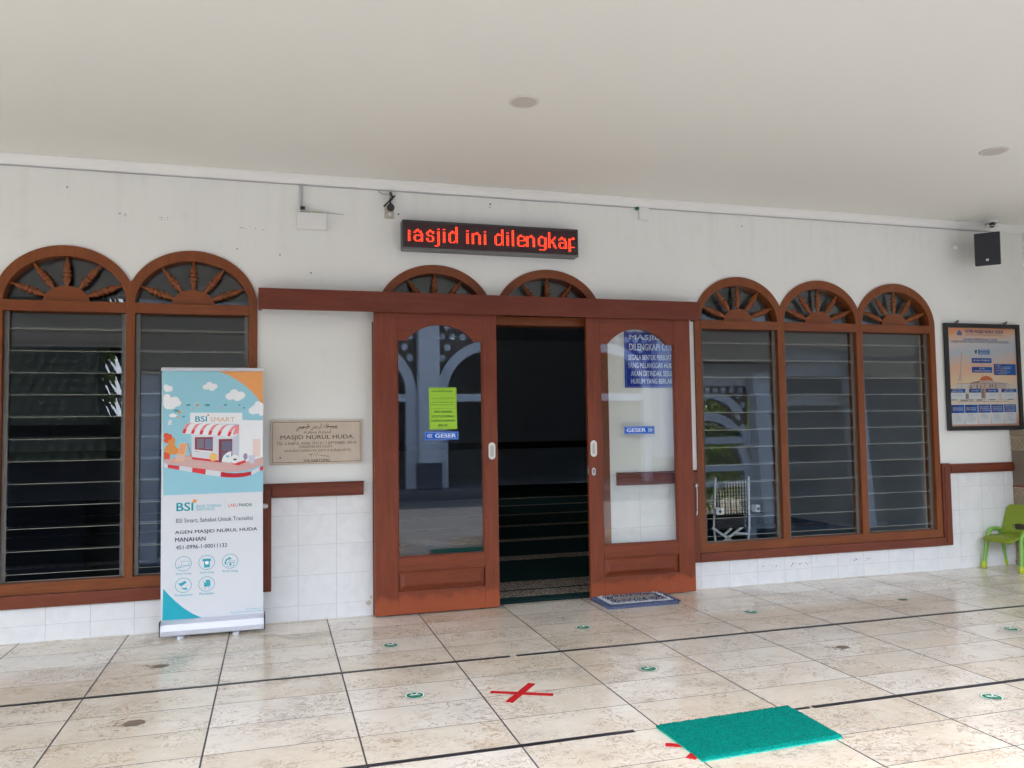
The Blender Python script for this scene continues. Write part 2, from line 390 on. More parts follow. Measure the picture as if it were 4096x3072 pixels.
# ---------------------------------------------------------------- flat print helpers (text and shapes on an x/z sheet)
_tc = {}
def glyphs(txt, bold=0.0, shear=0.0):
    k = (txt, bold, shear)
    if k not in _tc:
        cu = bpy.data.curves.new('lettering', 'FONT'); cu.body = txt; cu.offset = bold; cu.shear = shear; cu.resolution_u = 3
        o = bpy.data.objects.new('lettering', cu); COL.objects.link(o)
        me = bpy.data.meshes.new_from_object(o.evaluated_get(bpy.context.evaluated_depsgraph_get()))
        vs = [(v.co.x, v.co.y) for v in me.vertices]; fs = [list(p.vertices) for p in me.polygons]
        bpy.data.objects.remove(o); bpy.data.curves.remove(cu); bpy.data.meshes.remove(me)
        _tc[k] = (vs, fs)
    return _tc[k]
LAY = 0.0004
class Print(MB):
    """collects flat ink in the plane y = y0 (front faces -y); layer n stands n*0.4 mm proud"""
    def __init__(s, y0, frame=None):
        MB.__init__(s); s.y0 = y0; s.fr = frame
    def T(s, u, v, layer):
        if s.fr: o, a, b, n = s.fr; return o+a*u+b*v+n*(layer*LAY)
        return (u, s.y0-layer*LAY, v)
    def shape(s, pts, mat, layer=1, holes=()):
        t_ = MB(); t_.poly(pts, holes, 0, 0, mat)
        fs = [f for f in t_.f]
        s.add([s.T(p[0], p[2], layer) for p in t_.v], fs, mat); return s
    def rect(s, a, b, mat, layer=1, r=0.0):
        x0, x1 = sorted((a[0], b[0])); z0, z1 = sorted((a[1], b[1]))
        if r:
            pts = []
            for cx, cz, a0 in ((x1-r, z0+r, -90), (x1-r, z1-r, 0), (x0+r, z1-r, 90), (x0+r, z0+r, 180)):
                for k in range(5): pts.append((cx+r*math.cos(R(a0+k*22.5)), cz+r*math.sin(R(a0+k*22.5))))
        else: pts = [(x0, z0), (x1, z0), (x1, z1), (x0, z1)]
        return s.add([s.T(p[0], p[1], layer) for p in pts], [list(range(len(pts)))], mat)
    def ell(s, c, rx, rz, mat, layer=1, n=24):
        return s.add([s.T(c[0]+rx*math.cos(2*math.pi*k/n), c[1]+rz*math.sin(2*math.pi*k/n), layer) for k in range(n)], [list(range(n))], mat)
    def ring(s, c, rx, rz, w, mat, layer=1, n=32):
        vs = []
        for k in range(n):
            a = 2*math.pi*k/n
            vs += [s.T(c[0]+rx*math.cos(a), c[1]+rz*math.sin(a), layer), s.T(c[0]+(rx-w)*math.cos(a), c[1]+(rz-w)*math.sin(a), layer)]
        return s.add(vs, [(2*k, (2*k+2) % (2*n), (2*k+3) % (2*n), 2*k+1) for k in range(n)], mat)
    def line(s, pts, w, mat, layer=1):
        ws = w if isinstance(w, (list, tuple)) else [w]*len(pts); vs = []
        for i, p in enumerate(pts):
            a = pts[max(i-1, 0)]; b = pts[min(i+1, len(pts)-1)]
            dx, dz = b[0]-a[0], b[1]-a[1]; L = math.hypot(dx, dz) or 1
            nx, nz = -dz/L*ws[i]/2, dx/L*ws[i]/2
            vs += [s.T(p[0]-nx, p[1]-nz, layer), s.T(p[0]+nx, p[1]+nz, layer)]
        return s.add(vs, [(2*i, 2*i+2, 2*i+3, 2*i+1) for i in range(len(pts)-1)], mat)
    def frame_rect(s, a, b, w, mat, layer=1):
        x0, x1 = sorted((a[0], b[0])); z0, z1 = sorted((a[1], b[1]))
        s.rect((x0, z0), (x1, z0+w), mat, layer); s.rect((x0, z1-w), (x1, z1), mat, layer)
        s.rect((x0, z0+w), (x0+w, z1-w), mat, layer); s.rect((x1-w, z0+w), (x1, z1-w), mat, layer); return s
    def text(s, txt, a, b, mat, layer=2, bold=0.0, shear=0.0):
        """fit the ink of txt into the rectangle a-b"""
        if bold > 0.004:      # heavier weight: the same outline struck three times, a hair apart
            w_ = (abs(b[0]-a[0]))/max(len(txt), 1)*bold*1.5; h_ = abs(b[1]-a[1])*bold*0.5
            lo = (min(a[0], b[0])+w_, min(a[1], b[1])+h_); hi = (max(a[0], b[0])-w_, max(a[1], b[1])-h_)
            for i_, (dx, dz) in enumerate(((-w_, -h_), (w_, -h_), (-w_, h_), (w_, h_), (0, 0))):
                s.text(txt, (lo[0]+dx, lo[1]+dz), (hi[0]+dx, hi[1]+dz), mat, layer+0.12*i_, 0.0, shear)
            return s
        vs, fs = glyphs(txt, 0.0, shear)
        x0, x1 = sorted((a[0], b[0])); z0, z1 = sorted((a[1], b[1]))
        u0 = min(v[0] for v in vs); u1 = max(v[0] for v in vs); w0 = min(v[1] for v in vs); w1 = max(v[1] for v in vs)
        kx = (x1-x0)/max(u1-u0, 1e-6); kz = (z1-z0)/max(w1-w0, 1e-6)
        return s.add([s.T(x0+(v[0]-u0)*kx, z0+(v[1]-w0)*kz, layer) for v in vs], fs, mat)
def ar(*words):
    return ' '.join(''.join(chr(c) for c in reversed(w)) for w in reversed(words))
BASMALA = ar((0xFE91, 0xFEB4, 0xFEE2), (0xFE8D, 0xFEDF, 0xFEE0, 0xFEEA), (0xFE8D, 0xFEDF, 0xFEAE, 0xFEA3, 0xFEE4, 0xFEE6), (0xFE8D, 0xFEDF, 0xFEAE, 0xFEA3, 0xFEF4, 0xFEE2))
DOA = ar((0xFE8D, 0xFEDF, 0xFEE0, 0xFEEC, 0xFEE2), (0xFE8D, 0xFED3, 0xFE98, 0xFEA2), (0xFEDF, 0xFEF2), (0xFE83, 0xFE91, 0xFEEE, 0xFE8D, 0xFE8F), (0xFEAD, 0xFEA3, 0xFEE4, 0xFE98, 0xFEDA))
_ink = {}
def ink(r, g, b, k=1.0, rough=0.5):
    key = (r, g, b, k, rough)
    if key not in _ink: _ink[key] = plain('printed ink', sr(r, g, b, k), rough, 0.04, 30, spec=0.2)
    return _ink[key]
def arc(cx, cz, rx, rz, a0, a1, n):
    return [(cx+rx*math.cos(R(a0+(a1-a0)*i/n)), cz+rz*math.sin(R(a0+(a1-a0)*i/n))) for i in range(n+1)]

# ================================================================ SETTING
mb = MB().box(-9, 20, -3.66, 0.0, -0.3, 0.0, 'floor')
obj('floor', mb, kind='structure', label='polished beige limestone porch floor with dark joints')
M['paving'] = plain('grey courtyard paving', (0.085, 0.088, 0.093), 0.85, 0.25, 3, bump=0.4, bscale=30, spec=0.08)
mb = MB().box(-60, 70, -80, 30, -0.5, -0.304, 'paving')
obj('ground', mb, kind='structure', label='dark courtyard paving beyond the porch')

# ================================================================ MOSQUE BUILDING
bld = thing('mosque_building', 'white mosque front with brown arched windows and sliding doors under a flat porch ceiling', 'building', (3.2, 0, 0))
LB = 2.065        # spring height of the window arches
def win_outline(cs, za, zb, a=0.397, b=0.355, half=None, x0=None, x1=None, inset=0.0):
    a -= inset; b -= inset
    half = half if half is not None else (cs[1]-cs[0])/2
    pts = [(cs[0]-a, zb+inset)]; n = len(cs)
    for i, c in enumerate(cs):
        for px, pz in arc(c, za, a, b, 180, 0, 36):
            d = px-c
            if (i > 0 and d < -half) or (i < n-1 and d > half): continue
            pts.append((px, pz))
        if i < n-1:
            pts.append((c+half, za+b*math.sqrt(max(0, 1-(half/a)**2))))
    pts.append((cs[-1]+a, zb+inset))
    return pts[::-1]        # counter-clockwise
LC, RC = (-1.103, -0.375, 0.361), (4.368, 5.1135, 5.859)
LZ, RZ, DZ = 2.065, 2.048, 2.03
DC = (1.950, 2.790)
DOOR = [(1.535, 0.0), (3.205, 0.0)]
door_out = [(DOOR[0][0], 0.0), (DOOR[1][0], 0.0), (DOOR[1][0], DZ)]+arc(DC[1], DZ, 0.405, 0.355, 0, 180, 30)[1:-1]+arc(DC[0], DZ, 0.405, 0.355, 0, 180, 30)[1:-1]+[(DOOR[0][0], DZ)]
door_out = [p for p in door_out]
wl_out = win_outline(LC, LZ, 0.285, inset=0.008); wr_out = win_outline(RC, RZ, 0.272, inset=0.008)
mb = MB()
door_notch = [(p[0], max(p[1], 0.0)) for p in door_out]
outer = [(-9, -0.02), (DOOR[0][0], -0.02)]+[(DOOR[0][0], DZ)]+door_out[::-1][1:-2]+[(DOOR[1][0], -0.02), (7.4, -0.02), (7.4, 3.2), (-9, 3.2)]
mb.poly(outer, [wl_out, wr_out], 0.0, 0.16, 'wall')
obj('wall', mb, bld)
mb = MB().box(-9, 20, -5.3, -0.0, 2.966, 3.2, 'ceil')
obj('ceiling', mb, bld, 'flat off-white porch ceiling')
mb = MB().box(-9, 20, -5.42, -5.302, 2.93, 3.22, 'wall')
obj('roof_fascia', mb, bld)
mb = MB()
mb.poly([(-0.0005, 2.908), (-0.0005, 2.9655), (-0.058, 2.9655), (-0.058, 2.959), (-0.050, 2.955), (-0.036, 2.945), (-0.026, 2.932), (-0.022, 2.918), (-0.018, 2.912), (-0.018, 2.908)], [], -9, 7.27, 'cornice', (Vector((0, 0, 0)), Vector((0, 1, 0)), Vector((0, 0, 1)), Vector((1, 0, 0))))
obj('cornice', mb, bld, 'white cove cornice between wall and ceiling', recalc=True)
mb = MB()
D = 0.006
for x0, x1, z1 in ((-9, -1.6, 0.884), (-1.6, 0.80, 0.209), (0.80, 1.503, 0.884), (3.2455, 3.90, 0.884), (3.90, 6.30, 0.209), (6.30, 7.27, 0.884)):
    mb = MB().box(x0, x1, -D, -0.0004, 0.0005, z1, 'tiles'); obj('wall_tiles', mb, bld)
# timber rail that tops the tiles and wraps the windows
mb = MB(); y = -0.028
mb.box(0.847, 1.443, y, -D, 0.810, 0.895, 'rail_h').box(0.766, 0.8468, y, -D, 0.207, 0.895, 'rail_v')
mb.box(-1.58, 0.7658, y-0.004, -D, 0.207, 0.284, 'rail_h')
mb.box(0.852, 1.438, y-0.008, y, 0.826, 0.872, 'rail_h').box(0.785, 0.83, y-0.008, y, 0.225, 0.865, 'rail_v')
mb.box(0.762, 1.447, y-0.012, -D, 0.8952, 0.903, 'rail_h')
obj('dado_rail', mb, bld, 'brown rail between left window and left door', bevel=0.004)
mb = MB()
mb.box(3.295, 3.872, y, -D, 0.806, 0.888, 'rail_h').box(3.8722, 3.966, y, -D, 0.205, 0.893, 'rail_v')
mb.box(3.9662, 6.262, y-0.004, -D, 0.205, 0.271, 'rail_h').box(6.2622, 6.345, y, -D, 0.205, 0.890, 'rail_v')
mb.box(6.3452, 7.03, y, -D, 0.804, 0.882, 'rail_h')
mb.box(3.30, 3.868, y-0.008, y, 0.822, 0.866, 'rail_h').box(6.35, 7.025, y-0.008, y, 0.82, 0.862, 'rail_h').box(6.278, 6.327, y-0.008, y, 0.225, 0.86, 'rail_v')
mb.box(3.292, 3.966, y-0.012, -D, 0.8935, 0.901, 'rail_h')
obj('dado_rail', mb, bld, 'brown rail wrapping under the right window', bevel=0.004)

def fan(mbs, hub, c, za, a, b, yc):
    """half-round hub board and five turned spindles of one lunette"""
    hb = MB(); hb.poly([(c-0.132, za-0.002)]+[(c+0.132, za-0.002)]+arc(c, za-0.002, 0.132, 0.106, 0, 180, 18)[1:-1], [], yc-0.012, yc+0.012, 'wood_h')
    obj('fan_hub', hb, hub, bevel=0.003)
    for ang in (24, 57, 90, 123, 156):
        ca, sa = math.cos(R(ang)), math.sin(R(ang))
        p0 = Vector((c+0.128*ca, yc, za+0.10*sa)); p1 = Vector((c+a*0.99*ca, yc, za+b*0.99*sa))
        L = (p1-p0).length; ax = (p1-p0)/L
        prof = [(0.009, 0.0), (0.011, 0.10), (0.019, 0.22), (0.022, 0.27), (0.012, 0.33), (0.023, 0.38), (0.023, 0.43), (0.012, 0.47), (0.022, 0.52), (0.022, 0.56), (0.012, 0.61), (0.021, 0.68), (0.014, 0.78), (0.008, 0.88), (0.008, 1.0)]
        sp = MB().lathe([(r*1.12, h*L) for r, h in prof], p0, ax, 'wood_v', 12)
        obj('spindle', sp, hub)

def window(cs, za, zsill, label, ch_side, yglass):
    n = len(cs); a, b = 0.397, 0.355; ia, ib = 0.343, 0.288
    ztr0, ztr1 = za-0.058, za+0.008
    zb0, zb1 = zsill, zsill+0.068
    out = win_outline(cs, za, zb0)
    holes = []
    for c in cs:
        holes.append([(c-ia, zb1), (c+ia, zb1), (c+ia, ztr0), (c-ia, ztr0)])
        al = arc(c, za, ia, ib, 0, 180, 36)
        holes.append([(c-ia, ztr1), (c+ia, ztr1)]+[p for p in al if p[1] > ztr1+0.002])
    mb = MB(); mb.poly(out, holes, -0.014, 0.095, 'wood_v')
    # a separate transom face gives level grain
    for c in cs:
        mb.box(c-ia+0.001, c+ia-0.001, -0.0165, -0.0142, ztr0+0.003, ztr1-0.003, 'wood_h')
    mb.box(cs[0]-a+0.004, cs[-1]+a-0.004, -0.0175, -0.0142, zb0+0.004, zb1-0.004, 'wood_h')
    w = obj('arched_window', mb, bld, label, bevel=0.004)
    for c in cs:
        hub_y = 0.012
        fan(None, w, c, za, ia, ib, hub_y)
        g = MB(); g.poly([(c-ia-0.01, ztr1-0.01), (c+ia+0.01, ztr1-0.01)]+[(x, z) for x, z in arc(c, za, ia+0.01, ib+0.01, 0, 180, 30) if z > ztr1], [], 0.060, 0.065, 'glass_dark')
        obj('fan_glass', g, w)
        lv = MB(); zt = 1.898-(LZ-za); k = 0
        z = zt
        def blade(zbot, ztop):
            yb = 0.036+random.uniform(-0.002, 0.002); yt = yb+(0.055+random.choice((-0.012, 0.0, 0.0, 0.01, 0.015, 0.02, 0.03)))*(ztop-zbot)
            x0, x1 = c-ia+0.028, c+ia-0.028
            for (d0, d1, mt) in ((0, 1, 'glass_dark'),):
                vs = [(x0, yb, zbot), (x1, yb, zbot), (x1, yt, ztop), (x0, yt, ztop), (x0, yb+0.005, zbot), (x1, yb+0.005, zbot), (x1, yt+0.005, ztop), (x0, yt+0.005, ztop)]
                lv.add(vs, [(0,1,2,3), (7,6,5,4), (3,2,6,7), (0,3,7,4), (2,1,5,6)], mt)
                lv.add([vs[0], vs[4], vs[5], vs[1]], [(0, 1, 2, 3)], 'glass_edge')
                lv.add([(x0, yb-0.0006, zbot), (x1, yb-0.0006, zbot), (x1, yb-0.0002, zbot+0.0028), (x0, yb-0.0002, zbot+0.0028)], [(0, 1, 2, 3)], 'glass_edge')
        blade(zt, ztr0-0.004)
        for k in range(1, 12):
            blade(zt-0.1362*k, zt-0.1362*k+0.152)
        blade(zb1+0.004, zt-0.1362*11+0.045)
        obj('louvre_blades', lv, w)
        for sx in (-1, 1):
            ch = MB(); xc = c+sx*(ia-0.016)
            ch.box(xc-0.012, xc+0.012, 0.030, 0.034, zb1+0.002, ztr0-0.002, 'alu')
            ch.box(xc-0.012, xc-0.009, 0.018, 0.030, zb1+0.002, ztr0-0.002, 'alu').box(xc+0.009, xc+0.012, 0.018, 0.030, zb1+0.002, ztr0-0.002, 'alu')
            for q in range(12):
                zz = zt-0.1362*q
                ch.box(xc-0.014, xc+0.014, 0.026, 0.040, zz-0.008, zz+0.020, 'alu')
            obj('louvre_channel', ch, w)
    return w
wl = window(LC, LZ, 0.286, 'brown timber window of round-headed bays with glass louvres behind the banner stand', 1, 0)
wr = window(RC, RZ, 0.272, 'brown timber window of three round-headed bays with glass louvres beside the framed poster', 1, 0)
# fanlights above the doors and the door casing
mb = MB()
def door_outline(ins):
    a, b = 0.417-ins, 0.366-ins; h = 0.42
    pts = [(DC[0]-a, 1.985)]
    for i, c in enumerate(DC):
        for px, pz in arc(c, DZ, a, b, 180, 0, 36): pts.append((px, pz))
    pts.append((DC[1]+a, 1.985))
    return pts[::-1]
holes = []
for c in DC:
    holes.append([(c-0.36, 2.045), (c+0.36, 2.045)]+[p for p in arc(c, DZ, 0.36, 0.306, 0, 180, 36) if p[1] > 2.048])
mb.poly(door_outline(0), holes, -0.012, 0.11, 'wood_h')
df = obj('fanlight_window', mb, bld, 'pair of brown half-round fanlights above the sliding door track', bevel=0.003)
for c in DC:
    fan(None, df, c, DZ+0.015, 0.36, 0.30, 0.03)
    g = MB(); g.poly([(c-0.36, 2.04), (c+0.36, 2.04)]+[p for p in arc(c, DZ, 0.365, 0.31, 0, 180, 30) if p[1] > 2.045], [], 0.070, 0.075, 'glass_dark')
    obj('fan_glass', g, df)
mb = MB()
mb.box(3.172, 3.245, -0.016, 0.15, 0.0, 1.9845, 'wood_v'); obj('door_frame', mb, bld, bevel=0.004)
mb = MB().box(1.505, 1.545, -0.016, 0.15, 0.0, 1.9845, 'wood_v'); obj('door_frame', mb, bld, bevel=0.004)
# cover board over the sliding track
mb = MB()
mb.box(0.765, 3.955, -0.138, -0.118, 2.036, 2.174, 'pelmet').box(0.765, 3.955, -0.118, -0.018, 2.150, 2.170, 'pelmet')
mb.box(0.765, 0.785, -0.118, -0.018, 2.040, 2.150, 'pelmet').box(3.935, 3.955, -0.118, -0.018, 2.040, 2.150, 'pelmet')
mb.box(0.79, 3.93, -0.060, -0.020, 2.06, 2.10, 'alu')
obj('track_cover', mb, bld, 'long brown board covering the sliding door track', bevel=0.003)

def sliding_door(x0, x1, gx0, gx1, hx, label, lock):
    yf, yb = -0.100, -0.062
    zt, g0, g1, gt = 2.075, 0.386, 1.850, 1.962
    mb = MB()
    mb.box(x0, gx0-0.0, yf, yb, 0.010, zt, 'door_v').box(gx1, x1, yf, yb, 0.010, zt, 'door_v')
    mb.box(gx0, gx1, yf, yb, 0.010, 0.160, 'door_h')
    mb.box(gx0, gx1, yf, yb, 0.292, g0, 'door_h')
    c = (gx0+gx1)/2; hw = (gx1-gx0)/2; led = 0.062
    h = gt-g1; w = hw-led; rad = (w*w+h*h)/(2*h); a0 = math.degrees(math.asin(w/rad))
    ar_ = [(c+rad*math.sin(R(a0-2*a0*i/24)), gt-rad+rad*math.cos(R(a0-2*a0*i/24))) for i in range(25)]
    mb.poly([(gx1, g1), (gx1, zt), (gx0, zt), (gx0, g1)]+[(x, z) for x, z in ar_[::-1]], [], yf, yb, 'door_h')
    # raised lower panel
    px0, px1, pz0, pz1 = gx0+0.004, gx1-0.004, 0.164, 0.288
    mb.box(px0, px1, yf+0.012, yb-0.002, pz0-0.003, pz1+0.003, 'door_h')
    i1, i2 = 0.006, 0.036
    A = [(px0+i1, yf+0.012, pz0+i1), (px1-i1, yf+0.012, pz0+i1), (px1-i1, yf+0.012, pz1-i1), (px0+i1, yf+0.012, pz1-i1)]
    B = [(px0+i2, yf-0.008, pz0+i2), (px1-i2, yf-0.008, pz0+i2), (px1-i2, yf-0.008, pz1-i2), (px0+i2, yf-0.008, pz1-i2)]
    mb.add(A+B, [(0,1,5,4), (1,2,6,5), (2,3,7,6), (3,0,4,7), (4,5,6,7)], 'door_h')
    # glazing bead
    bead = [(gx0+0.002, g0+0.002), (gx1-0.002, g0+0.002)]
    mb.box(gx0, gx0+0.008, -0.094, -0.068, g0, g1, 'door_v').box(gx1-0.008, gx1, -0.094, -0.068, g0, g1, 'door_v').box(gx0+0.008, gx1-0.008, -0.094, -0.068, g0, g0+0.008, 'door_h')
    d = obj('sliding_door', mb, bld, label, bevel=0.0035)
    g = MB(); 
    g.poly([(gx0+0.002, g0+0.002), (gx1-0.002, g0+0.002), (gx1-0.002, g1+0.02)]+[(x, z+0.012) for x, z in ar_]+[(gx0+0.002, g1+0.02)], [], -0.083, -0.078, 'glass')
    obj('door_glass', g, d)
    hz0, hz1, r = 1.027, 1.145, 0.024
    def cap_(ins, mat, ya, yb_, m_):
        pts = arc(hx, hz1-r, r-ins, r-ins, 0, 180, 14)+arc(hx, hz0+r, r-ins, r-ins, 180, 360, 14)
        return m_.poly(pts, [], ya, yb_, mat)
    hm = MB(); ol = arc(hx, hz1-r, r, r, 0, 180, 14)+arc(hx, hz0+r, r, r, 180, 360, 14); il = arc(hx, hz1-r-0.008, r-0.012, r-0.012, 0, 180, 14)+arc(hx, hz0+r+0.008, r-0.012, r-0.012, 180, 360, 14)
    hm.poly(ol, [il], -0.106, -0.1002, 'white_metal'); hm.poly(il, [], -0.1018, -0.1008, 'handle_in')
    obj('handle', hm, d, bevel=0.0015)
    if lock:
        lk = MB(); pts = arc(hx-0.003, 0.934, 0.014, 0.014, 0, 180, 10)+arc(hx-0.003, 0.906, 0.014, 0.014, 180, 360, 10)
        lk.poly(pts, [], -0.105, -0.1002, 'chrome'); lk.disc((hx-0.003, -0.1052, 0.928), 0.006, (0, -1, 0), 'black', 12, 0.0015); lk.box(hx-0.0055, hx-0.0005, -0.1065, -0.105, 0.906, 0.926, 'black')
        obj('lock', lk, d)
        ed = MB().box(x0-0.004, x0-0.0003, -0.09, -0.07, 0.90, 0.96, 'chrome'); obj('latch_plate', ed, d)
    return d
sliding_door(1.508, 2.364, 1.664, 2.262, 2.320, 'left sliding door with arched glass and blue and green stickers', False)
sliding_door(3.043, 3.882, 3.148, 3.748, 3.082, 'right sliding door standing in front of the white wall', True)
# latch hook and knobs on the rails
mb = MB()
mb.lathe([(0.016, 0), (0.02, 0.006), (0.014, 0.012), (0.008, 0.02), (0.014, 0.028), (0.011, 0.036)], (3.927, -0.028, 0.788), (0, -1, 0), 'chrome', 14)
mb.tube([(3.927, -0.062, 0.78), (3.929, -0.066, 0.74), (3.930, -0.06, 0.66), (3.930, -0.058, 0.60), (3.926, -0.062, 0.575), (3.918, -0.066, 0.565)], 0.0042, 'chrome', 8)
obj('latch_hook', mb, bld)
mb = MB().lathe([(0.016, 0), (0.022, 0.008), (0.022, 0.018), (0.013, 0.026)], (0.806, -0.037, 0.762), (0, -1, 0), 'chrome', 14)
obj('rail_knob', mb, bld)
# old scuffs and nail holes
mb = MB()
def blob(x, z, rx, rz, mat, y=-0.0012, n=9):
    mb.add([(x+rx*random.uniform(0.5, 1.2)*math.cos(2*math.pi*k/n), y, z+rz*random.uniform(0.5, 1.2)*math.sin(2*math.pi*k/n)) for k in range(n)], [list(range(n))], mat)
for x, z, r in ((-0.38, 2.791, 0.007), (0.9, 2.421, 0.006), (1.1, 2.309, 0.006), (2.36, 2.86, 0.008), (2.355, 2.835, 0.005), (1.695, 2.745, 0.008), (4.423, 2.814, 0.006), (7.19, 1.93, 0.008), (0.63, 2.45, 0.005)):
    blob(x, z, r, r, 'dark_spot')
for x0, z0, x1, z1, n in ((-0.08, 2.642, -0.01, 2.635, 7), (0.14, 2.632, 0.24, 2.622, 6), (0.64, 2.60, 0.86, 2.588, 9)):
    for i in range(n): blob(x0+(x1-x0)*random.random(), z0+(z1-z0)*random.random()+random.uniform(-.012, .012), random.uniform(.002, .009), random.uniform(.002, .004), random.choice(['dark_spot', 'pale_spot', 'pale_spot']))
for x0, x1, z, n in ((4.50, 4.66, 0.135, 7), (4.77, 4.95, 0.133, 16), (5.32, 5.52, 0.133, 13)):
    for i in range(n): blob(x0+(x1-x0)*random.random(), z+random.uniform(-.010, .012), random.uniform(.003, .009), random.uniform(.0015, .004), 'dark_spot', -0.0072)
blob(1.475, 0.085, 0.02, 0.022, M['cream_pl'], -0.0072); blob(1.49, 0.12, 0.008, 0.014, M['cream_pl'], -0.0072)
obj('scuff_marks', mb, bld, kind='stuff')
# return wall past the corner pedestal
mb = MB().box(7.2705, 7.42, -1.2, -0.0, 0.0, 3.2, 'wall')
obj('return_wall', mb, bld)
# rooms behind the front; ceiling gap is an unseen opening added to light them
M['room'] = plain('room paint', (0.55, 0.57, 0.58), 0.7, 0.05, 2)
M['room_trim'] = plain('room rail', (0.03, 0.02, 0.016), 0.5, 0.1, 5)
mb = MB()
mb.box(-9, 7.4, 11.0, 11.15, 0, 3.3, 'room').box(-9.15, -9, 0.16, 11.15, 0, 3.3, 'room').box(7.4, 7.55, 0.16, 11.15, 0, 3.3, 'room').box(-9.15, 4.2, 0.161, 11.15, 3.10, 4.3, 'room').box(5.3, 7.55, 0.161, 11.15, 3.10, 4.3, 'room').box(4.201, 5.299, 0.161, 6.6, 3.10, 4.3, 'room').box(4.201, 5.299, 7.1, 11.15, 3.10, 4.3, 'room')
mb.box(-9, 7.4, 10.96, 10.998, 0.78, 0.92, 'room_trim')
obj('interior_wall', mb, bld)

# ================================================================ PEDESTAL IN THE CORNER
M['carve'] = plain('carved brown stone', (0.26, 0.20, 0.145), 0.6, 0.2, 10, bump=0.25, bscale=60)
M['carve_lt'] = plain('carved relief rubbed pale', (0.36, 0.29, 0.21), 0.6, 0.2, 20)
M['carve_pl'] = plain('plain brown panel', (0.15, 0.115, 0.088), 0.55, 0.2, 6)
M['carve_rd'] = plain('dark red edge', (0.16, 0.035, 0.02), 0.5, 0.15, 10)
ped = thing('corner_pedestal', 'low carved brown pedestal in the wall corner behind the green chair', 'pedestal', (7.14, -0.2, 0))
X0 = 7.022; YF = -0.40
mb = MB(); mb.box(X0+0.012, 7.268, YF+0.012, -0.008, 0.0, 1.09, 'carve_pl')
obj('body', mb, ped)
mb = MB(); mb.box(X0-0.002, 7.268, YF-0.002, -0.008, 1.118, 1.158, 'carve').box(X0+0.004, 7.268, YF+0.004, -0.008, 1.10, 1.118, 'carve')
obj('cap', mb, ped, bevel=0.004)
def relief(z0, z1, nrow, name, xface=X0+0.012):
    m_ = MB(); m_.box(xface-0.010, 7.267, YF+0.002, -0.0085, z0, z0+0.008, 'carve_lt').box(xface-0.010, 7.267, YF+0.002, -0.0085, z1-0.008, z1, 'carve_lt')
    m_.box(xface-0.004, 7.266, YF+0.008, -0.009, z0+0.008, z1-0.008, 'carve')
    hh = (z1-z0-0.016)/nrow
    for r_ in range(nrow):
        k = 0; yy = -0.012-hh/2
        while yy > YF:
            zc = z0+0.008+hh*(r_+0.5)
            pts = [(0, hh*0.48), (hh*0.40, 0), (0, -hh*0.48), (-hh*0.40, 0)]
            for q in range(4):
                a, b = pts[q], pts[(q+1) % 4]
                m_.bar((xface-0.006, yy+a[0], zc+a[1]), (xface-0.006, yy+b[0], zc+b[1]), 0.006, 0.006, 'carve_lt', (1, 0, 0))
            yy -= hh*0.84
    xx = X0+0.05
    for r_ in range(nrow):
        xx = X0+0.03
        while xx < 7.24:
            zc = z0+0.008+hh*(r_+0.5); pts = [(0, hh*0.48), (hh*0.40, 0), (0, -hh*0.48), (-hh*0.40, 0)]
            for q in range(4):
                a, b = pts[q], pts[(q+1) % 4]
                m_.bar((xx+a[0], YF+0.006, zc+a[1]), (xx+b[0], YF+0.006, zc+b[1]), 0.006, 0.006, 'carve_lt', (0, 1, 0))
            xx += hh*0.84
    obj(name, m_, ped)
relief(0.985, 1.098, 2, 'carved_band'); relief(0.50, 0.665, 1, 'carved_band'); relief(0.04, 0.22, 2, 'carved_band')
mb = MB().box(X0+0.004, 7.2665, YF+0.004, -0.0085, 0.667, 0.682, 'carve_rd'); obj('red_moulding', mb, ped, bevel=0.003)
mb = MB().box(X0-0.004, 7.2665, YF-0.004, -0.0085, 0.0005, 0.038, 'carve'); obj('foot', mb, ped, bevel=0.004)

# ================================================================ CARPET
M['carpet'] = plain('dark green carpet', (0.012, 0.036, 0.034), 0.95, 0.25, 60, bump=0.5, bscale=300, spec=0.1)
def mat_orn():
    t = NT('ornate carpet border'); P = t.pos()
    vo = t.n('TexVoronoi', {'Vector': t.vmul(P, (1, 1.3, 1)), 'Scale': 26.0}, feature='DISTANCE_TO_EDGE').outputs[0]
    nz = t.noise(P, 34, 3, 0.6, 2.5)
    k = t.math('MAXIMUM', t.ramp(vo, [(0.03, 1.0), (0.1, 0.0)]), t.ramp(nz.outputs[0], [(0.52, 0.0), (0.58, 1.0)]))
    t.bsdf(col=t.mix(k, (0.10, 0.065, 0.05), (0.42, 0.36, 0.29)), rough=0.95, spec=0.1)
    return t.m
M['orn'] = mat_orn()
cp = thing('prayer_carpet', 'dark green prayer carpet with ornate beige bands inside the doorway', 'carpet', (2.7, 5, 0))
mb = MB().box(-8.99, 7.39, 0.162, 10.95, -0.001, 0.010, 'carpet'); mb.box(1.55, 3.17, 0.035, 0.1615, -0.001, 0.010, 'carpet')
obj('pile', mb, cp)
mb = MB()
for y0, y1 in ((0.165, 0.37), (0.42, 0.72), (1.72, 1.95), (2.9, 3.08), (4.12, 4.28), (5.34, 5.48), (6.6, 6.72), (7.8, 7.92)):
    mb.box(-8.9, 7.3, y0, y1, 0.0102, 0.0125, 'orn')
obj('patterned_border', mb, cp)

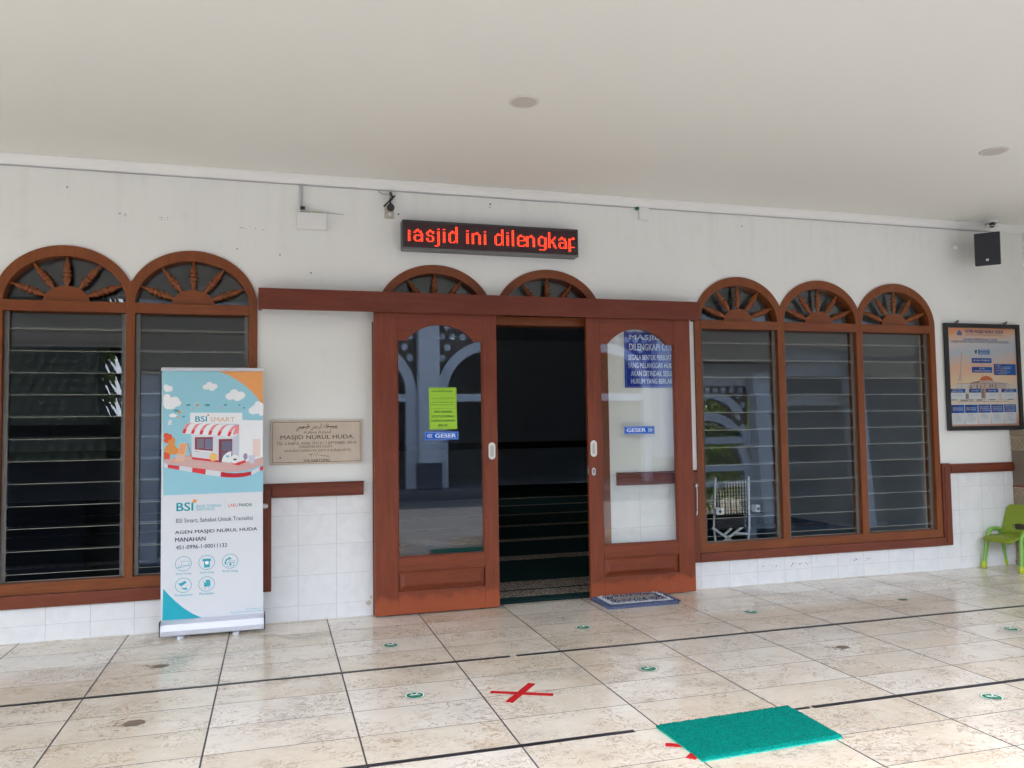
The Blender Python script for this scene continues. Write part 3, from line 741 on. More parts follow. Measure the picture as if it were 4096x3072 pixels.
# ================================================================ BANNER STAND
M['vinyl_w'] = plain('banner white vinyl', (0.72, 0.735, 0.76), 0.45, 0.02, 3)
M['vinyl_b'] = plain('banner sky blue', sr(150, 205, 220), 0.45, 0.05, 2)
M['vinyl_o'] = plain('banner orange', sr(238, 164, 96), 0.45, 0.03, 2)
M['vinyl_t'] = plain('banner teal', sr(26, 172, 190), 0.45, 0.03, 2)
M['case_silver'] = plain('silver cassette', (0.62, 0.63, 0.68), 0.35, 0.05, 4, metal=0.25)
BY = -0.172
ban = thing('banner_stand', 'tall roll-up banner with a cartoon shop, blue above and white below', 'banner', (0.50, -0.16, 0))
bx = lambda z: (0.2035+(0.2035-0.2035)*z, 0.7965)
mb = MB(); mb.poly([(0.2015, 0.08), (0.7985, 0.08), (0.7935, 1.628), (0.1985, 1.628)], [], BY, BY+0.0012, 'vinyl_w')
panel = obj('banner_panel', mb, ban)
mb = MB(); mb.box(0.195, 0.797, BY-0.012, BY+0.014, 1.628, 1.650, 'case_silver'); obj('top_rail', mb, ban, bevel=0.004)
mb = MB(); mb.poly([(-0.060, 0.0), (0.040, 0.0), (0.040, 0.052), (0.018, 0.086), (-0.012, 0.086), (-0.046, 0.066), (-0.060, 0.030)], [], 0.0, 0.5975, 'case_silver', (Vector((0.2065, BY, 0.020)), Vector((0, 1, 0)), Vector((0, 0, 1)), Vector((1, 0, 0))))
obj('cassette', mb, ban, bevel=0.005, recalc=True)
mb = MB(); mb.box(0.200, 0.2063, BY-0.062, BY+0.042, 0.018, 0.108, 'black'); obj('end_cap', mb, ban, bevel=0.004)
mb = MB().box(0.8045, 0.811, BY-0.062, BY+0.042, 0.018, 0.108, 'black'); obj('end_cap', mb, ban, bevel=0.004)
for fx in (0.322, 0.640):
    mb = MB(); mb.poly(arc(fx, -0.065, 0.020, 0.020, 180, 360, 10)+[(fx+0.020, 0.11), (fx-0.020, 0.11)], [], 0.0005, 0.018, M['case_silver'], (Vector((0, BY, 0)), Vector((1, 0, 0)), Vector((0, 1, 0)), Vector((0, 0, 1))))
    obj('foot', mb, ban, bevel=0.003, recalc=True)
mb = MB().tube([(0.5, BY+0.03, 0.09), (0.5, BY+0.018, 1.63)], 0.008, 'alu'); obj('pole', mb, ban)
P_ = Print(BY)
def pxline(pts): return pts
xl, xr = 0.2005, 0.7960
P_.shape([(0.2123, 0.8629), (0.7976, 0.8652), (xr-0.0015, 1.6275), (xl-0.0015, 1.6275)], 'vinyl_b', 1)
P_.shape([(0.5118, 1.6332), (0.5530, 1.6182), (0.5945, 1.6002), (0.6362, 1.5751), (0.6780, 1.5451), (0.7144, 1.5127), (0.7454, 1.4787), (0.7736, 1.4432), (0.7967, 1.4091), (xr-0.0012, 1.6275), (0.5090, 1.6349)], 'vinyl_o', 2)
P_.shape([(0.2155, 0.2979), (0.2464, 0.2592), (0.2877, 0.2141), (0.3344, 0.1706), (0.3864, 0.1321), (0.4491, 0.0996), (0.5279, 0.0801), (0.2120, 0.0785)], 'vinyl_t', 2)
obj('printed_ground', P_, panel)
IL = Print(BY)
W1, W2, W3 = ink(238, 240, 243), ink(222, 224, 230), ink(205, 208, 222)
RED, RED2, PINK = ink(222, 66, 74), ink(200, 50, 62), ink(236, 148, 152)
def cloud(parts, layer=3):
    for (c, rx, rz) in parts: IL.ell(c, rx, rz, W1, layer, 20)
def sc(p, dx, dz, d=1.0): return (p[0]+dx, p[1]+dz)
k = 1/5.395/3225.6*5.63
def cl(cx, cz, parts, layer=3):
    for i, (dx, dz, rx, rz) in enumerate(parts): IL.ell((cx+dx*k, cz-dz*k), rx*k, rz*k, W1, layer+0.12*i, 20)
p = (0.4794, 1.5319); cl(p[0], p[1], [(0, 0, 90, 55), (-15, -35, 60, 58), (75, -5, 62, 50), (30, 35, 60, 48), (-70, 10, 66, 50)])
p = (0.6282, 1.4747); cl(p[0], p[1], [(0, 0, 120, 70), (-20, -50, 80, 75), (100, -5, 85, 75), (40, 50, 80, 55), (-100, 15, 80, 68)])
p = (0.2305, 1.5190); cl(p[0], p[1], [(0, 0, 60, 65), (-25, -35, 42, 50), (45, 0, 52, 55)])
p = (0.2484, 1.4329); cl(p[0], p[1], [(-40, 0, 90, 130), (-60, -85, 70, 80), (80, -25, 85, 90), (90, 10, 105, 70), (10, 60, 90, 70)])
p = (0.7596, 1.3887); cl(p[0], p[1], [(0, 0, 110, 95), (20, -80, 70, 75), (70, -40, 55, 90), (-70, 30, 88, 75), (80, 70, 45, 70)])
p = (0.2636, 1.3526); cl(p[0], p[1], [(0, 0, 70, 34), (-5, -15, 40, 26)])
for q, r_, c in (((0.4053, 1.4158), 26, ink(232, 170, 110)), ((0.3021, 1.3728), 28, ink(232, 160, 90)), ((0.3792, 1.3941), 15, ink(226, 172, 150)), ((0.2903, 1.3414), 20, ink(228, 172, 140)), ((0.5402, 1.3992), 18, ink(226, 176, 150)), ((0.6540, 1.3837), 14, ink(222, 180, 170)), ((0.6104, 1.3905), 12, ink(210, 190, 190))):
    IL.ell(q, r_*k, r_*k, c, 3, 14)
for q, rx, rz in (((0.3527, 1.4173), 42, 20), ((0.4631, 1.4155), 52, 26), ((0.5698, 1.4165), 26, 20), ((0.6533, 1.4154), 16, 16), ((0.6806, 1.3967), 24, 14), ((0.2834, 1.3825), 50, 24), ((0.3250, 1.3448), 26, 18)):
    IL.ell(q, rx*k, rz*k, ink(92, 160, 170), 3, 12)
IL.shape([(0.2330, 1.2952), (0.2542, 1.2943), (0.2598, 1.3240), (0.2412, 1.3276)], W2, 3)
# shop: paved corner, walls, awning
PAVE = ink(214, 176, 172)
IL.shape([(0.2134, 1.0755), (0.2826, 1.0965), (0.3760, 1.1085), (0.5277, 1.1049), (0.7972, 1.0838), (0.7973, 1.0369), (0.7212, 1.0068), (0.6435, 0.9946), (0.5555, 0.9972), (0.3765, 1.0283), (0.2135, 1.0613)], PAVE, 3)
kb = [((0.2135, 1.0670), (0.2379, 1.0521), (0.2380, 1.0279), (0.2137, 1.0343), W2), ((0.2352, 1.0522), (0.3029, 1.0403), (0.3004, 1.0156), (0.2348, 1.0323), RED), ((0.3029, 1.0418), (0.3792, 1.0282), (0.3780, 0.9996), (0.3012, 1.0162), W2), ((0.3778, 1.0282), (0.4561, 1.0160), (0.4535, 0.9836), (0.3758, 1.0011), RED), ((0.4561, 1.0145), (0.5473, 0.9989), (0.5419, 0.9673), (0.4535, 0.9836), W2)]
for a, b, c, d, mt in kb: IL.shape([d, c, b, a], mt, 4)
IL.shape([(0.5433, 0.9672), (0.5830, 0.9616), (0.6271, 0.9588), (0.6796, 0.9615), (0.7255, 0.9717), (0.7246, 0.9951), (0.6795, 0.9877), (0.6242, 0.9859), (0.5802, 0.9907), (0.5445, 0.9975)], RED2, 4)
IL.shape([(0.7255, 0.9711), (0.7785, 0.9964), (0.7757, 1.0214), (0.7254, 0.9950)], W2, 4); IL.shape([(0.7785, 0.9964), (0.7974, 1.0032), (0.7973, 1.0281), (0.7771, 1.0213)], RED, 4)
IL.shape([(0.6508, 1.3208), (0.7958, 1.3162), (0.7961, 1.0838), (0.6516, 1.0467)], W1, 4)
IL.shape([(0.3699, 1.2407), (0.6539, 1.2361), (0.6516, 1.0496), (0.5306, 1.0586), (0.3761, 1.0913)], W2, 5)
IL.shape([(0.6111, 1.2018), (0.6525, 1.2302), (0.6503, 1.0467), (0.6102, 1.0565)], W3, 6)
IL.shape([(0.3632, 1.3688), (0.6715, 1.3660), (0.6717, 1.2942), (0.3636, 1.3026)], W1, 6)
IL.shape([(0.3748, 1.0942), (0.5306, 1.0701), (0.5306, 1.0568), (0.3762, 1.0799)], RED, 6); IL.shape([(0.6075, 1.0449), (0.6489, 1.0351), (0.6932, 1.0543), (0.6904, 1.0689), (0.6516, 1.0554)], RED, 7)
IL.rect((0.3915, 1.2159), (0.4963, 1.1273), ink(150, 72, 82), 7); IL.rect((0.4037, 1.2056), (0.4432, 1.1458), ink(128, 122, 136), 8); IL.rect((0.4505, 1.2048), (0.4916, 1.1404), ink(122, 124, 150), 8)
IL.shape([(0.3920, 1.1311), (0.4895, 1.1203), (0.4894, 1.1289), (0.3920, 1.1397)], W1, 9)
IL.rect((0.5314, 1.2018), (0.6116, 1.0564), ink(140, 66, 74), 7); IL.rect((0.5479, 1.1899), (0.6072, 1.1263), ink(112, 108, 132), 8); IL.rect((0.5482, 1.1203), (0.6074, 1.0594), ink(112, 104, 126), 8)
AW = [((0.3641, 1.3040), (0.3427, 1.3000), (0.3255, 1.2715), (0.3190, 1.2429)), ((0.4140, 1.3014), (0.3925, 1.2936), (0.3751, 1.2650), (0.3677, 1.2393)), ((0.4628, 1.2984), (0.4425, 1.2900), (0.4237, 1.2614), (0.4171, 1.2341)), ((0.5160, 1.2948), (0.4955, 1.2864), (0.4752, 1.2577), (0.4686, 1.2304)), ((0.5736, 1.2911), (0.5516, 1.2827), (0.5312, 1.2540), (0.5217, 1.2251)), ((0.6260, 1.2887), (0.6094, 1.2790), (0.5902, 1.2501), (0.5807, 1.2212))]
IL.shape([(0.3534, 1.3045), (0.6537, 1.2895), (0.6525, 1.2346), (0.6207, 1.2234), (0.5821, 1.2183), (0.3431, 1.2382), (0.3176, 1.2407), (0.3255, 1.2715)], W1, 9)
for i, q in enumerate(AW):
    off = 0.0235
    pts = list(q); rgt = [(x+off*(1.0-0.10*j), z) for j, (x, z) in enumerate(q)]
    IL.shape((pts+rgt[::-1])[::-1], [PINK, PINK][0], 10); 
    IL.shape([pts[3], (pts[3][0]+off*0.72, pts[3][1]-0.002), (pts[2][0]+off*0.8, pts[2][1]-0.004), (pts[2][0]+0.001, pts[2][1]-0.004)], RED, 11)
IL.shape([(0.6315, 1.2874), (0.6523, 1.2895), (0.6511, 1.2346), (0.6138, 1.2279)], PINK, 9.5)
IL.rect((0.7347, 1.1995), (0.7784, 1.0872), ink(238, 214, 204), 5)
IL.ell((0.5005, 1.0911), 75*k, 78*k, ink(240, 196, 118), 9, 18)
IL.shape([(0.5498, 1.0581), (0.6047, 1.0552), (0.6072, 1.1263), (0.5825, 1.1181), (0.5606, 1.0983), (0.5511, 1.0754)], W1, 10); IL.ell((0.6267, 1.0749), 78*k, 84*k, W1, 10, 20); IL.rect((0.5743, 1.0994), (0.5936, 1.0874), ink(140, 200, 200), 11); IL.rect((0.6184, 1.0780), (0.6378, 1.0674), ink(90, 96, 104), 11)
IL.shape([(0.7071, 1.0948), (0.7503, 1.0996), (0.7421, 1.0442), (0.7155, 1.0464)], W3, 8); IL.ell((0.6904, 1.0894), 40*k, 66*k, ink(150, 150, 176), 8, 12)
ORG1, ORG2, ORG3 = ink(226, 96, 66), ink(224, 152, 84), ink(240, 196, 140)
for q, rx, rz in (((0.2260, 1.2288), 45, 55), ((0.2446, 1.2185), 50, 65), ((0.2342, 1.2002), 70, 55), ((0.2540, 1.2055), 32, 65)): IL.ell(q, rx*k, rz*k, ORG1, 4+0.3*random.random(), 16)
for q, rx, rz in (((0.2660, 1.1939), 42, 75), ((0.2449, 1.1857), 25, 60), ((0.2530, 1.1514), 95, 85), ((0.2664, 1.1339), 110, 70), ((0.2293, 1.1405), 40, 50)): IL.ell(q, rx*k, rz*k, ORG2, 5+0.6*random.random(), 16)
IL.shape([(0.2139, 1.0840), (0.2469, 1.0831), (0.2493, 1.1229), (0.2136, 1.1295)], ORG1, 5)
IL.shape([(0.2761, 1.0753), (0.3267, 1.0668), (0.3488, 1.1794), (0.3047, 1.1817), (0.2931, 1.1219)], ORG3, 6); IL.shape([(0.2931, 1.1162), (0.3278, 1.1097), (0.3435, 1.1723), (0.3074, 1.1745)], ink(238, 166, 124), 7); IL.shape([(0.2880, 1.0821), (0.3227, 1.0784), (0.3292, 1.1025), (0.2918, 1.1077)], ink(216, 190, 190), 7)
IL.line([(0.3501, 1.1779), (0.3625, 1.1318), (0.3734, 1.0914)], 0.005, ink(196, 130, 130), 7); IL.line([(0.3306, 1.0839), (0.3721, 1.0914)], 0.004, ORG3, 7)
# line-art service icons
TE = ink(60, 170, 186)
for q in ((0.3296, 0.4410), (0.4641, 0.4411), (0.6008, 0.4406), (0.3304, 0.3102), (0.4642, 0.3093)): IL.ring(q, 0.0475, 0.0455, 0.003, TE, 2)
IL.frame_rect((0.3171, 0.4572), (0.3639, 0.4296), 0.0018, TE, 2); IL.frame_rect((0.2992, 0.4308), (0.3147, 0.4161), 0.0015, TE, 2); IL.line([(0.2967, 0.4200), (0.3225, 0.4211), (0.3483, 0.4278), (0.3665, 0.4294)], 0.0028, TE, 2)
IL.rect((0.4393, 0.4637), (0.4893, 0.4496), TE, 2); IL.rect((0.4483, 0.4509), (0.4822, 0.4100), TE, 2); IL.ell((0.4652, 0.4388), 0.011, 0.011, W1, 3, 16)
IL.line([(0.5731, 0.4222), (0.5731, 0.4361), (0.5794, 0.4497), (0.5927, 0.4573)], 0.009, TE, 2); IL.shape([(0.5911, 0.4490), (0.6125, 0.4555), (0.5927, 0.4685)], TE, 2)
IL.frame_rect((0.5821, 0.4328), (0.6254, 0.4089), 0.0024, TE, 2); IL.frame_rect((0.5927, 0.4461), (0.6302, 0.4321), 0.002, TE, 2); IL.ell((0.6024, 0.4215), 0.007, 0.007, TE, 2, 14)
IL.shape([(0.2983, 0.3228), (0.3180, 0.3033), (0.3489, 0.3259), (0.3385, 0.3376), (0.3179, 0.3253)], TE, 2); IL.shape([(0.3119, 0.2983), (0.3337, 0.2830), (0.3533, 0.2828), (0.3522, 0.2938), (0.3284, 0.2944)], TE, 2)
IL.line([(0.4395, 0.3281), (0.4479, 0.3247), (0.4544, 0.2939), (0.4822, 0.2920)], 0.003, TE, 2); IL.rect((0.4495, 0.3180), (0.4859, 0.2956), TE, 2); IL.rect((0.4594, 0.3339), (0.4836, 0.3179), TE, 2); IL.ell((0.4560, 0.2838), 0.0035, 0.0035, TE, 2, 10); IL.ell((0.4785, 0.2839), 0.0035, 0.0035, TE, 2, 10)
IL.line([(0.5689, 0.8257), (0.5692, 0.7611)], 0.0012, ink(190, 195, 205), 2)
def star(c, r, mt, layer):
    for i in range(5):
        a = R(90+72*i); IL.ell((c[0]+r*0.55*math.cos(a), c[1]+r*0.55*math.sin(a)), r*0.5, r*0.5, mt, layer+0.05*i, 10)
star((0.3929, 0.8215), 0.0125, ink(240, 160, 80), 2); star((0.4685, 1.3528), 0.006, ink(226, 130, 90), 7.2)
IL.line([(0.5241, 0.0997), (0.7890, 0.1010)], 0.0012, ink(150, 160, 172), 2)
obj('illustration', IL, panel)
TX = Print(BY); TEA, DK, GR, CY = ink(20, 158, 172), ink(52, 62, 84), ink(84, 98, 116), ink(104, 186, 204)
TX.text('BSI', (0.3924, 1.3115), (0.4618, 1.3466), ink(58, 160, 176), 7.5, 0.03); TX.text('SMART', (0.4804, 1.3098), (0.6259, 1.3393), ink(226, 184, 152), 7.5, 0.005)
TX.text('BSI', (0.2871, 0.7627), (0.3847, 0.8147), TEA, 2, 0.03)
TX.text('BANK SYARIAH', (0.4020, 0.7799), (0.5462, 0.7983), CY, 2, 0.0); TX.text('INDONESIA', (0.4021, 0.7616), (0.5117, 0.7777), CY, 2, 0.0)
TX.text('LAKU', (0.5889, 0.7765), (0.6457, 0.7968), ink(226, 130, 120), 2, 0.01); TX.text('PANDAI', (0.6533, 0.7767), (0.7290, 0.7964), ink(70, 120, 110), 2, 0.012)
TX.text('BSI Smart, Sahabat Untuk Transaksi', (0.2856, 0.6876), (0.7357, 0.7174), GR, 2, 0.008)
TX.text('AGEN MASJID NURUL HUDA', (0.2799, 0.6173), (0.7620, 0.6438), DK, 2, 0.016); TX.text('MANAHAN', (0.2812, 0.5759), (0.4571, 0.6013), DK, 2, 0.016)
TX.text('451-0996-1-00011132', (0.2866, 0.5294), (0.5834, 0.5542), DK, 2, 0.014)
for s_, a, b in (('Setor Uang', (0.2867, 0.3718), (0.3735, 0.3883)), ('Tarik Uang', (0.4226, 0.3706), (0.5055, 0.3872)), ('Kirim Uang', (0.5584, 0.3707), (0.6464, 0.3874)), ('Pembayaran', (0.2824, 0.2407), (0.3816, 0.2582)), ('Pembelian', (0.4232, 0.2437), (0.5071, 0.2586))):
    TX.text(s_, a, b, TE, 2, 0.006)
TX.text('www.bankbsi.co.id', (0.6938, 0.1336), (0.7878, 0.1431), CY, 2); TX.text('Bank Syariah Indonesia Call 14040', (0.6083, 0.1158), (0.7889, 0.1280), CY, 2)
# the fitted rectangles follow the sheet: the printed lines run level on it
obj('lettering', TX, panel)

# ================================================================ STONE PLAQUE
M['plaque'] = plain('tan plaque stone', (0.57, 0.475, 0.385), 0.65, 0.2, 9, bump=0.15, bscale=90)
pq = thing('stone_plaque', 'tan engraved stone plaque beside the left sliding door', 'plaque', (1.14, 0, 1.02))
mb = MB().box(0.842, 1.434, -0.022, -0.0003, 1.026, 1.316, 'plaque'); obj('slab', mb, pq, bevel=0.003)
PQ = Print(-0.022); CH, CH2 = ink(82, 64, 42), ink(108, 88, 62)
PQ.frame_rect((0.853, 1.037), (1.423, 1.305), 0.0035, CH2, 1)
PQ.text(BASMALA, (1.0197, 1.2425), (1.2701, 1.2924), CH, 1)
PQ.line([(1.0081, 1.2407), (1.0101, 1.2566), (1.0217, 1.2664), (1.0507, 1.2680), (1.0934, 1.2734)], 0.005, CH, 1.3); PQ.line([(1.1990, 1.2719), (1.2464, 1.2720), (1.2701, 1.2770), (1.2641, 1.2589)], 0.005, CH, 1.3)
for s_, a, b, bo, mt in (('PURNA PUGAR', (1.0537, 1.2260), (1.2296, 1.2412), 0.008, CH2), ('MASJID NURUL HUDA', (0.9039, 1.1818), (1.3734, 1.2166), 0.008, CH), ("TGL. 6 RABI'UL AWAL 1413 H / 3 SEPTEMBER 1992 M", (0.8799, 1.1531), (1.3941, 1.1728), 0.012, CH2), ('DIRESMIKAN OLEH :', (1.0227, 1.1322), (1.2460, 1.1481), 0.01, CH2), ('WALIKOTAMADYA DATI II SURAKARTA', (0.9268, 1.1066), (1.3590, 1.1224), 0.01, CH2), ('H.R.HARTOMO', (1.0528, 1.0396), (1.2213, 1.0571), 0.014, ink(66, 56, 44))):
    PQ.text(s_, a, b, mt, 1, bo)
PQ.line([(1.0815, 1.0879), (1.1009, 1.0894), (1.1028, 1.0714), (1.0951, 1.0896), (1.1087, 1.0972), (1.1164, 1.0771), (1.1243, 1.0949), (1.1320, 1.0767), (1.1379, 1.1005), (1.1476, 1.0763), (1.1555, 1.0961), (1.1613, 1.0800), (1.1907, 1.0773), (1.2162, 1.0726)], 0.0028, CH, 1.6)
PQ.ell((0.9020, 1.0704), 0.004, 0.007, ink(70, 62, 60), 1, 10)
obj('lettering', PQ, pq)

# ================================================================ RUNNING-TEXT SIGN
SY = -0.095
ls = thing('led_sign', 'long black sign with running red diode text above the doors', 'electronic sign', (2.35, -0.05, 2.48))
sx0, sx1, sz0, sz1 = 1.708, 2.995, 2.482, 2.686
mb = MB()
mb.box(sx0, sx1, SY, -0.001, sz1-0.014, sz1, 'led_case').box(sx0, sx1, SY, -0.001, sz0, sz0+0.014, 'led_lip').box(sx0, sx0+0.014, SY, -0.001, sz0+0.014, sz1-0.014, 'led_case').box(sx1-0.014, sx1, SY, -0.001, sz0+0.014, sz1-0.014, 'led_case').box(sx0+0.014, sx1-0.014, -0.03, -0.001, sz0+0.014, sz1-0.014, 'led_case')
obj('housing', mb, ls, bevel=0.002)
mb = MB().box(sx0+0.0145, sx1-0.0145, SY+0.004, -0.031, sz0+0.0145, sz1-0.0145, 'led_face'); obj('display_face', mb, ls)
GL = {
 'M': ['XX', 'XX', 'XX', 'XX', 'XX', 'XX', 'XX', 'XX'],
 'a': ['..XX...', '.XXXXX.', 'XX..XX.', '.....XX', '.XXXXXX', 'XX...XX', 'XX...XX', 'XX..XXX', '.XXXXXX'],
 's': ['..XX..', '.XXXXX', 'XX..XX', 'XX....', '.XXXX.', '....XX', 'XX..XX', 'XX..XX', '.XXXX.'],
 'j': ['..XX', '....', '..XX', '..XX', '..XX', '..XX', '..XX', '..XX', '..XX', '..XX', '..XX', '..XX', 'XXX.'],
 'i': ['XX', '..', 'XX', 'XX', 'XX', 'XX', 'XX', 'XX', 'XX', 'XX'],
 'd': ['.....XX', '.....XX', '.....XX', '..XX.XX', '.XXXXXX', 'XX...XX', 'XX...XX', 'XX...XX', 'XX...XX', 'XX...XX', 'XX..XXX', '.XXXX.X'],
 'n': ['...XX..', 'XXXXXX.', 'XX...XX', 'XX...XX', 'XX...XX', 'XX...XX', 'XX...XX', 'XX...XX', 'XX...XX'],
 'l': ['XX']*12,
 'e': ['..XX...', '.XXXXX.', 'XX...XX', 'XX...XX', 'XXXXXXX', 'XX.....', 'XX.....', 'XX...XX', '.XXXXX.'],
 'g': ['..XX...', '.XXXXXX', 'XX...XX', 'XX...XX', 'XX...XX', 'XX...XX', 'XX...XX', '.XXXXXX', '.....XX', '.....XX', '.XXXXX.'],
 'k': ['XX.....', 'XX.....', 'XX.....', 'XX...X.', 'XX..XX.', 'XX.XX..', 'XXXX...', 'XXXXX..', 'XX.XX..', 'XX..XX.', 'XX..XX.', 'XX...XX'],
 'p': ['...XX', 'XXXXX', 'XX...', 'XX...', 'XX...', 'XX...', 'XX...', 'XXXXX', 'XX...', 'XX...', 'XX...'],
}
TOP = {'M': 4, 'a': 3, 's': 3, 'j': 2, 'i': 2, 'd': 0, 'n': 3, 'l': 0, 'e': 3, 'g': 3, 'k': 0, 'p': 3}
seq = [('M', 2), ('a', 6), ('s', 15), ('j', 21), ('i', 27), ('d', 31), ('i', 44), ('n', 48), ('i', 57), ('d', 65), ('i', 74), ('l', 78), ('e', 82), ('n', 89), ('g', 98), ('k', 106), ('a', 114), ('p', 122)]
mb = MB(); x00 = sx0+0.0165; pc = (sx1-sx0-0.033)/128; pr = 0.0098; zt0 = sz1-0.030
for ch, c0 in seq:
    for r_, row in enumerate(GL[ch]):
        for c_, v in enumerate(row):
            if v != 'X': continue
            x = x00+(c0+c_+0.5)*pc; z = zt0-(TOP[ch]+r_+0.5)*pr
            n = 8; yy = SY+0.0035
            mb.add([(x+0.0040*math.cos(2*math.pi*q/n), yy, z+0.0038*math.sin(2*math.pi*q/n)) for q in range(n)], [list(range(n))], 'led_on')
            mb.add([(x+0.0018*math.cos(2*math.pi*q/6), yy-0.0006, z-0.0008+0.0015*math.sin(2*math.pi*q/6)) for q in range(6)], [list(range(6))], 'led_core')
obj('lettering', mb, ls)

# ================================================================ STICKERS AND SIGNS AT THE DOORS
GB, GW = ink(0, 96, 210, 0.85), ink(222, 232, 245)
def geser(name_label, x0, x1, z0, z1, tx0, tx1, chev, direction):
    g = thing('direction_sticker', name_label, 'sticker', ((x0+x1)/2, -0.084, z0), 'blue direction stickers on the doors')
    mb = MB().box(x0, x1, -0.0848, -0.0833, z0, z1, GB); obj('backing', mb, g)
    q = Print(-0.0848); h = z1-z0
    q.frame_rect((x0+0.005, z0+0.005), (x1-0.005, z1-0.005), 0.0016, GW, 1)
    q.text('GESER', (tx0, z0+h*0.27), (tx1, z1-h*0.25), GW, 1, 0.03)
    for cx in chev:
        w_ = 0.011*direction; zc = (z0+z1)/2; hh = h*0.23
        q.line([(cx-w_, zc+hh), (cx, zc), (cx-w_, zc-hh)], 0.0048, GW, 1)
    obj('lettering', q, g)
geser('blue arrow sticker with chevrons pointing left, under the green notice', 1.848, 2.088, 1.169, 1.227, 1.922, 2.070, (1.868, 1.880, 1.892), -1)
geser('blue arrow sticker with chevrons pointing right, alone on the right door glass', 3.332, 3.577, 1.184, 1.242, 3.352, 3.508, (3.535, 3.548, 3.561), 1)
gs_ = thing('notice_sticker', 'lime green paper notice stuck on the left door glass', 'notice', (1.98, -0.084, 1.24), None)
M['lime'] = plain('lime green paper', sr(158, 206, 48), 0.5, 0.05, 6)
mb = MB().poly([(1.884, 1.240), (2.078, 1.242), (2.075, 1.529), (1.882, 1.529)], [], -0.0846, -0.0833, 'lime')
obj('paper', mb, gs_)
q = Print(-0.0846); DG = ink(44, 84, 40)
q.frame_rect((1.890, 1.247), (2.071, 1.523), 0.0015, ink(84, 130, 40), 1); q.rect((1.893, 1.3835), (2.069, 1.385), ink(84, 130, 40), 1)
q.text('DOA MASUK MASJID', (1.9037, 1.4956), (2.0484, 1.5088), DG, 1, 0.02)
q.text(DOA, (1.8977, 1.4461), (2.0569, 1.4654), DG, 1)
q.text('Artinya : Ya Allah bukakanlah untukku', (1.9031, 1.4230), (2.0540, 1.4321), DG, 1, 0.008); q.text('pintu-pintu rahmat dari sisi-Mu', (1.8966, 1.4057), (2.0576, 1.4146), DG, 1, 0.008)
for s_, a, b in (('PINTU MOHON', (1.9195, 1.3533), (2.0413, 1.3697)), ('DITUTUP KEMBALI', (1.9021, 1.3232), (2.0581, 1.3390)), ('KARENA RUANGAN', (1.8988, 1.2930), (2.0621, 1.3085)), ('BER-AC', (1.9473, 1.2606), (2.0133, 1.2776))):
    q.text(s_, a, b, DG, 1, 0.016)
obj('lettering', q, gs_)
cs_ = thing('wall_sign', 'dark blue warning sign on the white wall behind the right door glass', 'sign', (3.63, -0.006, 1.53))
M['royal'] = plain('royal blue plate', sr(4, 44, 158), 0.35, 0.08, 3, spec=0.25)
mb = MB().box(3.384, 3.884, -0.010, -0.0005, 1.532, 1.956, 'royal'); obj('plate', mb, cs_, bevel=0.002)
q = Print(-0.010); LW = ink(212, 220, 236)
q.frame_rect((3.391, 1.539), (3.877, 1.949), 0.003, ink(120, 140, 200), 1)
zz = lambda yy: (3.4513, 2.1938)[1]
for s_, xa, xb, ya, yb in (('MASJID INI', 1465, 1985, 430, 362), ('DILENGKAPI CCTV', 1462, 1965, 527, 455), ('SEGALA BENTUK PERBUATAN', 1450, 1968, 627, 572), ('YANG MELANGGAR HUKUM', 1442, 1975, 710, 655), ('AKAN DITINDAK SESUAI', 1474, 1945, 795, 738), ('HUKUM YANG BERLAKU', 1474, 1945, 873, 820)):
    x0 = 3.380+(xa-1408)*0.000774; x1 = 3.380+(xb-1408)*0.000774
    z0 = 1.944-(ya-345)*0.000725; z1 = 1.944-(yb-345)*0.000725
    q.text(s_, (x0, z0), (x1, z1), LW, 1, 0.018)
obj('lettering', q, cs_)

# ================================================================ FRAMED POSTER
pf = thing('framed_poster', 'black framed organisation chart poster with sunset mosque picture', 'poster', (6.754, -0.015, 1.157))
px0, px1, pz0, pz1 = 6.346, 7.163, 1.163, 2.083
mb = MB(); t_ = 0.036
mb.poly([(px0, pz0), (px1, pz0), (px1, pz1), (px0, pz1)], [[(px0+t_, pz0+t_), (px1-t_, pz0+t_), (px1-t_, pz1-t_), (px0+t_, pz1-t_)]], -0.030, -0.0105, 'blackframe')
obj('frame', mb, pf, bevel=0.003)
for hx in (6.492, 7.02):
    mb = MB().box(hx-0.012, hx+0.012, -0.018, -0.004, pz1, pz1+0.016, 'alu').disc((hx, -0.019, pz1+0.018), 0.009, (0, -1, 0), 'alu', 12, 0.012); obj('hanger', mb, pf)
def mat_sunset():
    t = NT('sunset print'); P = t.pos(); s = t.n('SeparateXYZ', {0: P})
    nz = t.noise(t.vmul(P, (1.5, 1, 3.2)), 1.6, 4, 0.55, 0.4)
    h = t.math('ADD', t.math('MULTIPLY', t.math('SUBTRACT', s.outputs[2], 1.2), 1/0.84), t.math('MULTIPLY_ADD', nz.outputs[0], 0.22, -0.11))
    h = t.math('ADD', h, t.math('MULTIPLY', t.math('SUBTRACT', s.outputs[0], 6.75), -0.10))
    c = t.ramp(h, [(0.0, sr(200, 146, 128)), (0.06, sr(212, 174, 142)), (0.13, sr(206, 196, 186)), (0.36, sr(204, 190, 172)), (0.5, sr(208, 182, 152)), (0.60, sr(206, 166, 140)), (0.67, sr(190, 172, 166)), (0.76, sr(166, 178, 188)), (0.88, sr(192, 182, 178)), (0.96, sr(206, 158, 124)), (1.0, sr(206, 140, 100))])  # print colours dulled and greyed to carry the haze of its glass
    t.bsdf(col=c, rough=0.3, spec=0.4); return t.m
M['sunset'] = mat_sunset()
mb = MB().box(px0+0.03, px1-0.03, -0.014, -0.002, pz0+0.03, pz1-0.03, 'sunset'); sh = obj('print', mb, pf)
